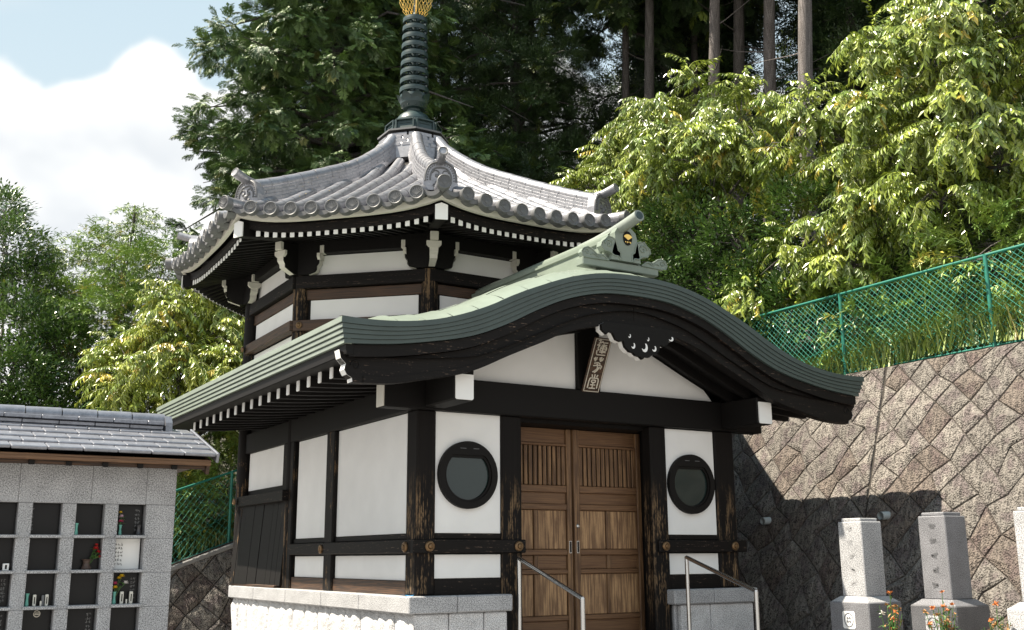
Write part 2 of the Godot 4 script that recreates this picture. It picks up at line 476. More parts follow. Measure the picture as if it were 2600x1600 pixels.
func build_porch_walls() -> void:
	var WB: Material = M.wood_black
	# dark timber infill behind the panels
	bx(hall, "wall_frame", -1.865, -1.8, 1.275, 3.2, -3.3, -0.02, WB)
	bx(hall, "wall_frame", 1.8, 1.865, 1.275, 3.2, -3.3, -0.02, WB)
	bx(hall, "wall_frame", -1.79, -0.83, 1.275, 3.2, -0.1, -0.03, WB)
	bx(hall, "wall_frame", 0.8, 1.79, 1.275, 3.2, -0.1, -0.03, WB)
	bx(hall, "ceiling", -1.8, 1.8, 2.93, 3.0, -3.3, -0.1, WB)
	bx(hall, "back_wall", -1.79, 1.79, 0.74, 2.93, -3.4, -3.3, WB)
	# white panels: left flank
	var P: Material = M.plaster
	for q in [[-1.875, -0.245, 1.81, 2.89], [-3.05, -2.2, 1.81, 2.89], [-1.875, -0.245, 1.40, 1.62], [-3.05, -2.2, 1.40, 1.62]]:
		bx(hall, "plaster_panel", -1.88, -1.866, q[2], q[3], q[0], q[1], P, 0.003)
	for q in [[-1.712, -1.03, 1.81, 2.893], [-1.712, -1.03, 1.418, 1.624], [0.947, 1.6, 1.81, 2.885], [0.947, 1.6, 1.418, 1.624]]:
		bx(hall, "plaster_panel", q[0], q[1], q[2], q[3], -0.029, -0.014, P, 0.003)
	for q in [[-1.875, -0.245, 1.40, 2.89], [-3.05, -2.2, 1.40, 2.89]]: bx(hall, "plaster_panel", 1.866, 1.88, q[2], q[3], q[0], q[1], P, 0.003)
	# posts
	for q in [[-1.905, -1.712, -0.2, 0.012], [-1.03, -0.808, -0.14, 0.014], [0.735, 0.94, -0.14, 0.014], [1.605, 1.87, -0.2, 0.012]]:
		bx(hall, "post", q[0], q[1], 1.275 if absf(q[0]) > 1.1 else 0.74, 2.9, q[2], q[3], M.wood_worn, 0.016)
	for sx in [-1, 1]:
		for q in [[-2.1, -1.88], [-3.45, -3.1]]: bx(hall, "post", sx * 1.82, sx * 1.925, 1.275, 2.9, q[0], q[1], M.wood_upright, 0.012)
	# sills, rails, header
	for q in [[-1.712, -1.03], [0.94, 1.605]]:
		bx(hall, "sill_beam", q[0], q[1], 1.275, 1.415, -0.09, -0.004, M.wood_beam)
		bx(hall, "window_rail", q[0], q[1], 1.757, 1.808, -0.09, -0.006, M.wood_beam)
	bx(hall, "sill_beam", -1.9, -1.82, 1.276, 1.398, -1.88, -0.2, M.wood_brown)
	bx(hall, "sill_beam", -1.9, -1.82, 1.276, 1.398, -3.1, -2.1, M.wood_brown)
	bx(hall, "window_rail", -1.89, -1.82, 1.757, 1.808, -3.1, -0.2, M.wood_beam)
	bx(hall, "rail_beam", -1.945, -0.79, 1.635, 1.755, -0.02, 0.046, M.wood_beam, 0.008)
	bx(hall, "rail_beam", 0.78, 1.96, 1.635, 1.755, -0.02, 0.046, M.wood_beam, 0.008)
	bx(hall, "rail_beam", -1.945, -1.85, 1.635, 1.755, -3.12, -0.024, M.wood_beam, 0.008)
	bx(hall, "rail_beam", 1.85, 1.945, 1.635, 1.755, -3.12, -0.024, M.wood_beam, 0.008)
	for x in [-1.786, -0.87, 0.86, 1.785]: boss(Vector3(x, 1.695, 0.045), Vector3.BACK)
	for z in [-0.112, -2.113]: boss(Vector3(-1.944, 1.69, z), Vector3.LEFT)
	bx(hall, "header_beam", -2.25, 2.25, 2.895, 3.2, -0.1, 0.06, M.wood_black, 0.01)
	bx(hall, "header_beam", -1.93, -1.76, 2.895, 3.2, -3.4, -0.105, M.wood_black, 0.01)
	bx(hall, "header_beam", 1.76, 1.93, 2.895, 3.2, -3.4, -0.105, M.wood_black, 0.01)
	for sx in [-1, 1]: bx(hall, "beam_end", sx * 2.251, sx * 2.262, 2.9, 3.12, -0.095, 0.055, M.cream, 0.004)
	for sx in [-1, 1]:
		bx(hall, "purlin", sx * 1.66, sx * 1.86, 2.91, 3.19, 0.062, 0.612, M.wood_black, 0.012)
		var b := B.new()
		b.prism(PackedVector2Array([Vector2(-0.075, -0.1), Vector2(0.075, -0.1), Vector2(0.087, -0.088), Vector2(0.087, 0.12), Vector2(-0.087, 0.12), Vector2(-0.087, -0.088)]), at(sx * 1.76, 3.015, 0.613), 0.012)
		part(hall, "beam_end", b, M.white)
	# round windows
	for c in [[-1.386, 2.329], [1.257, 2.323]]:
		var b := B.new()
		ring_frame(b, c[0], c[1], 0.305, 0.245, 0.18, -0.013, 0.03)
		var w := part(hall, "window", b, M.wood_black)
		b = B.new()
		ring_frame(b, c[0], c[1], 0.246, 0.224, 0.155, -0.013, 0.014)
		part(w, "sash", b, M.wood_black)
		b = B.new()
		b.prism(arc(c[0], c[1], 0.24, 0, 360, 32), at(0, 0, -0.012), 0.006, false)
		part(w, "glass", b, M.glass)
		for dx in [-0.06, 0.075]: bx(w, "hinge", c[0] + dx - 0.03, c[0] + dx + 0.03, c[1] + 0.235, c[1] + 0.241, 0.03, 0.036, M.tile_dark, 0.001)
	# gable panel over the door, and the post in its middle
	var g := B.new()
	var pl := PackedVector2Array([Vector2(-1.62, 3.2), Vector2(1.62, 3.2)])
	for i in 17: pl.append(Vector2(1.5 - i * 0.1875, ceil_y(1.5 - i * 0.1875) - 0.03))
	g.prism(pl, at(0, 0, -0.04), 0.03)
	part(hall, "gable_panel", g, M.plaster)
	bx(hall, "gable_post", -0.17, 0.1, 3.2, 3.86, -0.008, 0.05, M.wood_black)

func build_door() -> void:
	# reveals round the doorway
	bx(hall, "door_jamb", -0.98, -0.84, 0.74, 2.93, -0.42, -0.141, M.wood_black)
	bx(hall, "door_jamb", 0.86, 0.93, 0.74, 2.93, -0.42, -0.141, M.wood_black)
	bx(hall, "door_lintel", -0.84, 0.86, 2.86, 2.93, -0.42, -0.101, M.wood_black)
	bx(hall, "door_sill", -0.84, 0.86, 0.74, 0.78, -0.42, -0.141, M.wood_worn)
	for leaf in 2:
		var L := leaf == 0
		var x0 := -0.84 if L else 0.005
		var x1 := -0.005 if L else 0.86
		var zf := -0.345 if L else -0.33
		var d := bx(hall, "door", x0 + 0.002, x1 - 0.002, 0.785, 2.855, zf - 0.05, zf - 0.028, M.door_upright, 0.002)
		meta(d, "left sliding leaf of the brown wooden door" if L else "right sliding leaf of the brown wooden door, with the round lock")
		var sl := [[-0.84, -0.79], [-0.066, -0.008]] if L else [[0.008, 0.078], [0.803, 0.86]]
		for s in sl: bx(d, "stile", s[0], s[1], 0.786, 2.854, zf - 0.027, zf + 0.012, M.door_upright)
		var a: float = sl[0][1]
		var c: float = sl[1][0]
		for r in [[2.22, 2.29], [2.05, 2.108], [1.614, 1.668], [1.434, 1.478], [0.994, 1.041], [2.68, 2.705]]:
			bx(d, "rail", a, c, r[0], r[1], zf - 0.027, zf + 0.006, M.door_level)
		for r in [[2.706, 2.853], [2.11, 2.218], [0.79, 0.992]]: bx(d, "board", a, c, r[0], r[1], zf - 0.027, zf - 0.016, M.door_level, 0.002)
		var m0 := -0.456 if L else 0.405
		var m1 := -0.403 if L else 0.455
		for r in [[1.67, 2.048], [1.48, 1.612], [1.043, 1.432]]:
			bx(d, "muntin", m0, m1, r[0], r[1], zf - 0.027, zf + 0.004, M.door_upright)
			for q in [[a, m0], [m1, c]]:
				bx(d, "panel", q[0] + 0.004, q[1] - 0.004, r[0] + 0.003, r[1] - 0.003, zf - 0.027, zf - 0.014, M.door_level if r[0] == 1.48 else M.door_panel, 0.004)
		bx(d, "slat_back", a, c, 2.292, 2.678, zf - 0.0275, zf - 0.023, M.wood_black, 0.0005)
		var k := 13
		for i in k:
			var x := lerpf(a, c, (i + 0.5) / k)
			bx(d, "slat", x - 0.019, x + 0.019, 2.292, 2.678, zf - 0.022, zf - 0.001 + rnd(-0.002, 0.002), M.door_upright, 0.005)
		var hx := -0.037 if L else 0.043
		var fr := bx(d, "handle", hx - 0.015, hx + 0.015, 1.63, 1.752, zf + 0.012, zf + 0.017, M.steel, 0.002)
		bx(fr, "recess", hx - 0.009, hx + 0.009, 1.64, 1.742, zf + 0.0172, zf + 0.0185, M.wood_black, 0.0004)
		if not L:
			var b := B.new()
			b.lathe([Vector2(0.019, 0), Vector2(0.019, 0.008), Vector2(0.012, 0.014), Vector2(0, 0.015)], Vector3.ZERO, 14, Basis(Vector3.RIGHT, Vector3.BACK, Vector3.DOWN))
			put(d, "lock", b.mesh(), M.steel, at(0.046, 1.895, zf + 0.012))

func build_porch_roof() -> void:
	var b := B.new()
	b.surf(func(u, v): return Vector3(lerpf(-2.96, 2.96, u), porch_y(lerpf(-2.96, 2.96, u), lerpf(0.85, -5.19, v)) - 0.012, lerpf(0.85, -5.19, v)), 64, 20)
	b.surf(func(u, v): return Vector3(lerpf(-2.93, 2.93, u), ceil_y(lerpf(-2.93, 2.93, u)), lerpf(0.78, -5.17, v)), 48, 12, true)
	b.strip([Vector3(-2.9, 3.45, -5.185), Vector3(0, 4.2, -5.185), Vector3(2.9, 3.45, -5.185)], [Vector3(-2.9, 3.2, -5.185), Vector3(0, 3.8, -5.185), Vector3(2.9, 3.2, -5.185)])
	var roof := part(hall, "porch_roof", b, M.wood_black)
	# copper sheets with lapped seams
	var zrows := [0.865, 0.52, 0.2, -0.25, -0.8, -1.6, -2.8, -5.2]
	for i in 24:
		var xa := -3.0 + 0.25 * i
		var off := 0.17 if i % 2 else 0.0
		for r in zrows.size() - 1:
			var z0: float = zrows[r] - (off if r > 0 else 0.0)
			var z1: float = maxf(zrows[r + 1] - off, -5.2)
			if r == zrows.size() - 2: z1 = -5.2
			if r > 3 and absf(xa + 0.125) < 1.6: continue
			var s := B.new()
			var lift := 1.0 if xa < 0 else -1.0
			s.surf(func(u, v):
				var x = xa + 0.011 + 0.228 * u
				var z := lerpf(z0 - 0.006, z1 + 0.006, v)
				return Vector3(x, porch_y(x, z) + 0.004 + 0.011 * (u if lift > 0 else 1.0 - u) + 0.004 * (1 - v), z), 4, 4)
			part(roof, "roof_sheet", s, M.copper_pale)
	# layered copper edge: five courses, each set back under the one above
	for k in 5:
		var xe := 3.0 - 0.011 * k
		var ze := 0.87 - 0.012 * k
		var s := B.new()
		var tp := []
		var bt := []
		var tb := []
		var bb := []
		for i in 73:
			var x := lerpf(-xe, xe, i / 72.0)
			var yt := lerpf(top_y(x), edge_y(x), k / 5.0)
			var yb := lerpf(top_y(x), edge_y(x), (k + 0.93) / 5.0)
			tp.append(Vector3(x, yt + (0.016 if k == 0 else 0.0), ze))
			bt.append(Vector3(x, yb, ze))
			tb.append(Vector3(x, yt + (0.022 if k == 0 else 0.0), ze - 0.07))
			bb.append(Vector3(x, yb, ze - 0.07))
		s.strip(bt, tp)
		s.strip(tp, tb)
		s.strip(bb, bt)
		part(roof, "fascia_strip", s, M.copper_edge)
		for sx in [-1.0, 1.0]:
			var c := B.new()
			var yt := lerpf(3.45, 3.25, k / 5.0) + (0.014 if k == 0 else 0.0)
			var yb := lerpf(3.45, 3.25, (k + 0.84) / 5.0)
			c.ab(sx * xe, sx * (xe - 0.07), yb, yt, -5.2, ze - 0.004, 0.003)
			part(roof, "fascia_strip", c, M.copper_pale)
	for sx in [-1, 1]: bx(roof, "eave_board", sx * 2.93, sx * 2.86, 3.17, 3.27, -5.18, 0.8, M.wood_black)
	# rafters with white-painted ends
	for sx in [-1.0, 1.0]:
		for i in 18:
			var z := 0.447 - 0.267 * i
			var xi := 0.25 if z > -0.02 else 1.8
			var path := []
			var kk := 14 if xi < 1 else 5
			for j in kk + 1:
				var x := lerpf(xi, 2.79, float(j) / kk)
				path.append(Vector3(sx * x, ceil_y(x) - 0.045, z))
			var rb := B.new()
			for j in kk: rb.bar(path[j], path[j + 1] + (path[j + 1] - path[j]).normalized() * 0.004, 0.06, 0.1, Vector3.UP, 0.003)
			part(roof, "rafter", rb, M.wood_black)
			var w := B.new()
			var pl := PackedVector2Array([Vector2(-0.024, -0.05), Vector2(0.024, -0.05), Vector2(0.03, -0.044), Vector2(0.03, 0.042), Vector2(0.024, 0.048), Vector2(-0.024, 0.048), Vector2(-0.03, 0.042), Vector2(-0.03, -0.044)])
			w.prism(pl, facing(Vector3(sx * 2.796, ceil_y(2.79) - 0.045, z), Vector3(sx, 0, 0)), 0.01)
			part(roof, "rafter_end", w, M.white)
	# barge boards, left and right
	for sx in [-1.0, 1.0]:
		var up := []
		var mid := []
		var low := []
		for i in 41:
			var x := lerpf(0.0, 2.9, i / 40.0)
			up.append(Vector2(sx * x, edge_y(x) - 0.004))
			mid.append(Vector2(sx * x, edge_y(x) - 0.085 - 0.02 * (x / 2.9)))
			low.append(Vector2(sx * x, board_y(x)))
		var ends := [[2.965, 3.215], [2.95, 3.15], [2.905, 3.105], [2.918, 3.06], [2.895, 3.02], [2.85, 2.995], [2.845, 2.965]]
		var pl := PackedVector2Array()
		for i in 40: pl.append(mid[i])
		for q in ends: pl.append(Vector2(sx * q[0], q[1] - 0.003))
		for i in range(38, -1, -1): pl.append(low[i])
		var h := B.new()
		h.prism(pl, at(0, 0, 0.655), 0.09 + (0.004 if sx > 0 else 0.0))
		var hb := part(hall, "barge_board", h, M.wood_beam)
		pl = PackedVector2Array()
		for i in 41: pl.append(up[i])
		pl.append(Vector2(sx * 2.9, 3.16))
		for i in range(40, -1, -1): pl.append(mid[i] + Vector2(0, 0.004))
		h = B.new()
		h.prism(pl, at(0, 0, 0.7), 0.095)
		part(hb, "upper_moulding", h, M.wood_beam)
		pl = PackedVector2Array()
		for i in range(0, 39): pl.append(low[i] + Vector2(0, 0.001))
		for i in range(38, -1, -1): pl.append(low[i] + Vector2(0, 0.055))
		h = B.new()
		h.prism(pl, at(0, 0, 0.74), 0.014)
		part(hb, "lower_moulding", h, M.wood_beam)
		h = B.new()
		for i in ends.size() - 1:
			var p := Vector2(sx * (ends[i][0] + 0.003), ends[i][1])
			var q := Vector2(sx * (ends[i + 1][0] + 0.003), ends[i + 1][1])
			if sx < 0: h.quad(Vector3(p.x, p.y, 0.652), Vector3(q.x, q.y, 0.652), Vector3(q.x, q.y, 0.75), Vector3(p.x, p.y, 0.75))
			else: h.quad(Vector3(p.x, p.y, 0.75), Vector3(q.x, q.y, 0.75), Vector3(q.x, q.y, 0.652), Vector3(p.x, p.y, 0.652))
		part(hb, "painted_end", h, M.white)
		h = B.new()
		var sp := []
		for i in 15:
			var a := i * 0.55
			var r := 0.045 - 0.0025 * i
			sp.append(Vector3(sx * 2.82 + r * cos(a) * sx, 3.1 + r * sin(a), 0.748))
		h.tube(sp, 0.009, 0.005, 6)
		part(hb, "scroll", h, M.wood_black)
	# carved pendant: black face on a white-edged body
	var out := PackedVector2Array([Vector2(-0.36, 3.72), Vector2(-0.42, 3.69), Vector2(-0.415, 3.64), Vector2(-0.36, 3.6), Vector2(-0.335, 3.63), Vector2(-0.29, 3.62), Vector2(-0.255, 3.56), Vector2(-0.2, 3.545), Vector2(-0.17, 3.56), Vector2(-0.15, 3.5), Vector2(-0.1, 3.46), Vector2(-0.06, 3.455), Vector2(-0.03, 3.43), Vector2(0.015, 3.425), Vector2(0.05, 3.4), Vector2(0.08, 3.425), Vector2(0.13, 3.425), Vector2(0.16, 3.45), Vector2(0.21, 3.46), Vector2(0.25, 3.5), Vector2(0.27, 3.56), Vector2(0.31, 3.545), Vector2(0.36, 3.57), Vector2(0.385, 3.62), Vector2(0.42, 3.61), Vector2(0.46, 3.64), Vector2(0.45, 3.69), Vector2(0.4, 3.72)])
	var h := B.new()
	h.prism(out, at(0, 0, 0.7), 0.06)
	var pend := part(hall, "carved_pendant", h, M.white)
	h = B.new()
	h.prism(out, at(0, 0, 0.7615), 0.035)
	part(pend, "black_face", h, M.wood_black)
	for q in [[-0.06, 3.52, 0.022, 0.03], [0.075, 3.515, 0.035, 0.045], [0.19, 3.515, 0.025, 0.03], [0.4, 3.63, 0.028, 0.024], [-0.1, 3.61, 0.014, 0.02], [0.12, 3.6, 0.012, 0.02]]:
		h = B.new()
		var pl := arc(q[0], q[1], q[2], -150, 60, 10, q[3])
		pl.append_array(arc(q[0] - q[2] * 0.35, q[1] + q[3] * 0.3, q[2] * 0.75, 45, -135, 8, q[3] * 0.75))
		h.prism(pl, at(0, 0, 0.797), 0.004, false)
		part(pend, "white_curl", h, M.white)
	# ridge along the porch roof
	h = B.new()
	var prof := [[0.24, 4.18], [0.22, 4.36], [0.17, 4.37], [0.16, 4.48], [0.135, 4.49], [0.13, 4.59], [0.15, 4.6], [0.15, 4.635], [0.1, 4.65], [0.095, 4.68], [0.06, 4.715], [0.0, 4.73]]
	for i in prof.size() - 1:
		for sx in [-1.0, 1.0]:
			var p := [Vector3(sx * prof[i][0], prof[i][1], 0.5), Vector3(sx * prof[i + 1][0], prof[i + 1][1], 0.5), Vector3(sx * prof[i + 1][0], prof[i + 1][1], -2.4), Vector3(sx * prof[i][0], prof[i][1], -2.4)]
			if sx > 0: h.quad(p[0], p[3], p[2], p[1])
			else: h.quad(p[0], p[1], p[2], p[3])
	h.ab(-0.2, 0.2, 4.15, 4.6, 0.44, 0.49, 0.01)
	var ridge := part(hall, "porch_ridge", h, M.copper_pale)
	h = B.new()
	var tp := []
	for i in 9: tp.append(Vector3(0, 4.695 + 0.09 * pow(i / 8.0, 2), lerpf(-0.1, 0.88, i / 8.0)))
	h.tube(tp, 0.052, 0.058, 14)
	part(ridge, "ridge_tube", h, M.copper)
	h = B.new()
	h.tube([Vector3(0, 4.782, 0.86), Vector3(0, 4.786, 0.886)], 0.042, 0.04, 14)
	part(ridge, "tube_plug", h, M.finial)
	# cloud-carved end ornament with the fan crest
	h = B.new()
	h.ab(-0.46, 0.46, 4.31, 4.39, 0.46, 0.58, 0.008)
	h.ab(-0.17, 0.26, 4.38, 4.58, 0.49, 0.545, 0.008)
	part(ridge, "ornament_base", h, M.copper_pale)
	h = B.new()
	var mp := PackedVector2Array([Vector2(-0.14, 4.4), Vector2(-0.12, 4.5), Vector2(-0.085, 4.6), Vector2(-0.09, 4.68), Vector2(-0.05, 4.74), Vector2(0.03, 4.765), Vector2(0.1, 4.75), Vector2(0.165, 4.70), Vector2(0.185, 4.62), Vector2(0.2, 4.5), Vector2(0.22, 4.4)])
	h.prism(mp, at(0, 0, 0.52), 0.085)
	part(ridge, "ornament_shield", h, M.copper_pale)
	h = B.new()
	for sx in [-1.0, 1.0]:
		var o := 0.045
		var plates := [[[0.07, 4.40], [0.1, 4.44], [0.15, 4.44], [0.2, 4.475], [0.26, 4.48], [0.3, 4.52], [0.285, 4.565], [0.25, 4.59], [0.22, 4.625], [0.17, 4.62], [0.13, 4.6], [0.11, 4.545], [0.1, 4.5], [0.07, 4.48]], [[0.2, 4.39], [0.27, 4.435], [0.34, 4.43], [0.4, 4.475], [0.45, 4.49], [0.5, 4.47], [0.52, 4.43], [0.5, 4.39], [0.44, 4.385]]]
		for pi in 2:
			var pg := PackedVector2Array()
			for q in plates[pi]: pg.append(Vector2(o + sx * q[0], q[1]))
			h.prism(pg, at(0, 0, 0.52), 0.085 - 0.02 * pi)
			var rim := []
			for q in pg: rim.append(Vector3(q.x, q.y, 0.605 - 0.02 * pi))
			rim.append(rim[0])
			h.tube(rim, 0.0085, -1, 6, false)
		var sw := []
		for i in 16:
			var a := i * 0.55
			sw.append(Vector3(o + sx * (0.205 + 0.055 * (1 - i / 17.0) * cos(a)), 4.548 + 0.048 * (1 - i / 17.0) * sin(a), 0.608))
		h.tube(sw, 0.009, 0.005, 6)
		sw = []
		for i in 12:
			var a := i * 0.6
			sw.append(Vector3(o + sx * (0.462 + 0.036 * (1 - i / 14.0) * cos(a)), 4.438 + 0.034 * (1 - i / 14.0) * sin(a), 0.588))
		h.tube(sw, 0.007, 0.004, 6)
		var wv := []
		for i in 8: wv.append(Vector3(o + sx * lerpf(0.25, 0.42, i / 7.0), 4.42 + 0.012 * sin(i * 1.4), 0.588))
		h.tube(wv, 0.007, 0.005, 6)
	part(ridge, "cloud_scrolls", h, M.copper_pale)
	h = B.new()
	h.prism(arc(0.06, 4.635, 0.052, 0, 360, 24, 0.072), at(0, 0, 0.606), 0.008, false)
	var crest := part(ridge, "crest", h, M.wood_black)
	h = B.new()
	var fan := PackedVector2Array([Vector2(0.06, 4.615)])
	fan.append_array(arc(0.06, 4.615, 0.062, 35, 145, 10, 0.06))
	h.prism(fan, at(0, 0, 0.6145), 0.005, false)
	for i in 4: h.ab(0.03 + 0.02 * i - 0.005, 0.03 + 0.02 * i + 0.005, 4.59 - 0.006 * (i % 2), 4.602, 0.6145, 0.6185, 0.001)
	put(ridge, "crest_fan", h.mesh(), M.gold)

func stroke(b: B, pts: Array, w := 0.0075) -> void:
	var p := []
	for q in pts: p.append(Vector3(q[0], q[1], 0))
	for i in p.size() - 1: b.bar(p[i], p[i + 1], w * 1.5, 0.01, Vector3.BACK, 0.002)
func curve(pts: Array) -> Array:
	var c := Curve2D.new()
	for i in pts.size():
		var p := Vector2(pts[i][0], pts[i][1])
		var a := Vector2(pts[maxi(i - 1, 0)][0], pts[maxi(i - 1, 0)][1])
		var d := Vector2(pts[mini(i + 1, pts.size() - 1)][0], pts[mini(i + 1, pts.size() - 1)][1])
		c.add_point(p, (a - d) / 6.0, (d - a) / 6.0)
	var o := []
	for v in c.tessellate(3, 6): o.append([v.x, v.y])
	return o

func build_name_board() -> void:
	var o := thing("name_board", "dark tilted name board with three pale carved characters hung under the gable", "sign", Vector3(-0.035, 3.18, 0.06))
	o.rotation.x = atan2(0.24, 0.48)
	var W := 0.205
	var H := 0.56
	var b := B.new()
	b.ab(-W / 2, W / 2, 0, H, -0.02, 0.0, 0.003)
	var bd := part(o, "board", b, M.wood_brown)
	b = B.new()
	var i0 := W / 2 - 0.014
	for q in [[-i0, 0.012, -i0, H - 0.012], [i0, 0.012, i0, H - 0.012], [-i0, 0.012, i0, 0.012], [-i0, H - 0.012, i0, H - 0.012]]:
		b.bar(Vector3(q[0], q[1], 0.003), Vector3(q[2], q[3], 0.003), 0.006, 0.006, Vector3.BACK, 0.001)
	part(o, "border_line", b, M.lettering)
	# the three characters as raised strokes, top to bottom
	var glyphs := [
		[[[-0.055, 0.075], [-0.03, 0.085], [-0.035, 0.06]], [[-0.05, 0.05], [-0.02, 0.06], [0.0, 0.075]], [[-0.06, 0.03], [-0.03, 0.035], [-0.045, 0.0], [-0.03, -0.02]], [[-0.05, -0.02], [-0.045, -0.06], [-0.02, -0.065], [0.06, -0.065]], [[0.015, 0.05], [0.015, -0.05]], [[-0.01, 0.035], [0.055, 0.035]], [[-0.01, 0.018], [-0.01, -0.02], [0.05, -0.02], [0.05, 0.018], [-0.01, 0.018]], [[-0.01, 0.0], [0.05, 0.0]], [[-0.018, -0.036], [0.058, -0.036]], [[0.0, 0.06], [0.06, 0.062]]],
		[[[-0.06, 0.075], [-0.045, 0.055], [-0.03, 0.06], [-0.025, 0.085]], [[-0.045, 0.085], [-0.04, 0.04]], [[0.01, 0.085], [0.015, 0.055], [0.04, 0.055], [0.05, 0.08]], [[0.028, 0.09], [0.024, 0.04]], [[-0.045, 0.02], [0.0, 0.03], [0.03, 0.015]], [[-0.05, -0.005], [0.01, 0.005], [0.05, -0.005], [0.04, -0.035]], [[-0.01, 0.02], [0.005, -0.03], [-0.04, -0.07]], [[0.03, -0.01], [0.01, -0.05], [-0.02, -0.075]]],
		[[[0.0, 0.085], [0.0, 0.05]], [[-0.035, 0.08], [-0.025, 0.055]], [[0.035, 0.08], [0.025, 0.055]], [[-0.055, -0.06], [-0.055, 0.02], [-0.045, 0.045], [0.045, 0.045], [0.055, 0.02], [0.055, -0.06]], [[-0.022, 0.025], [0.022, 0.025], [0.022, 0.0], [-0.022, 0.0], [-0.022, 0.025]], [[0.0, 0.0], [0.0, -0.06]], [[-0.03, -0.025], [0.03, -0.025]], [[-0.038, -0.06], [0.038, -0.06]]]]
	for gi in 3:
		b = B.new()
		for st in glyphs[gi]: stroke(b, curve(st) if st.size() > 2 and gi != 2 else st)
		put(o, "character", b.mesh(), M.lettering, at(0, H - 0.105 - 0.175 * gi, 0.004))

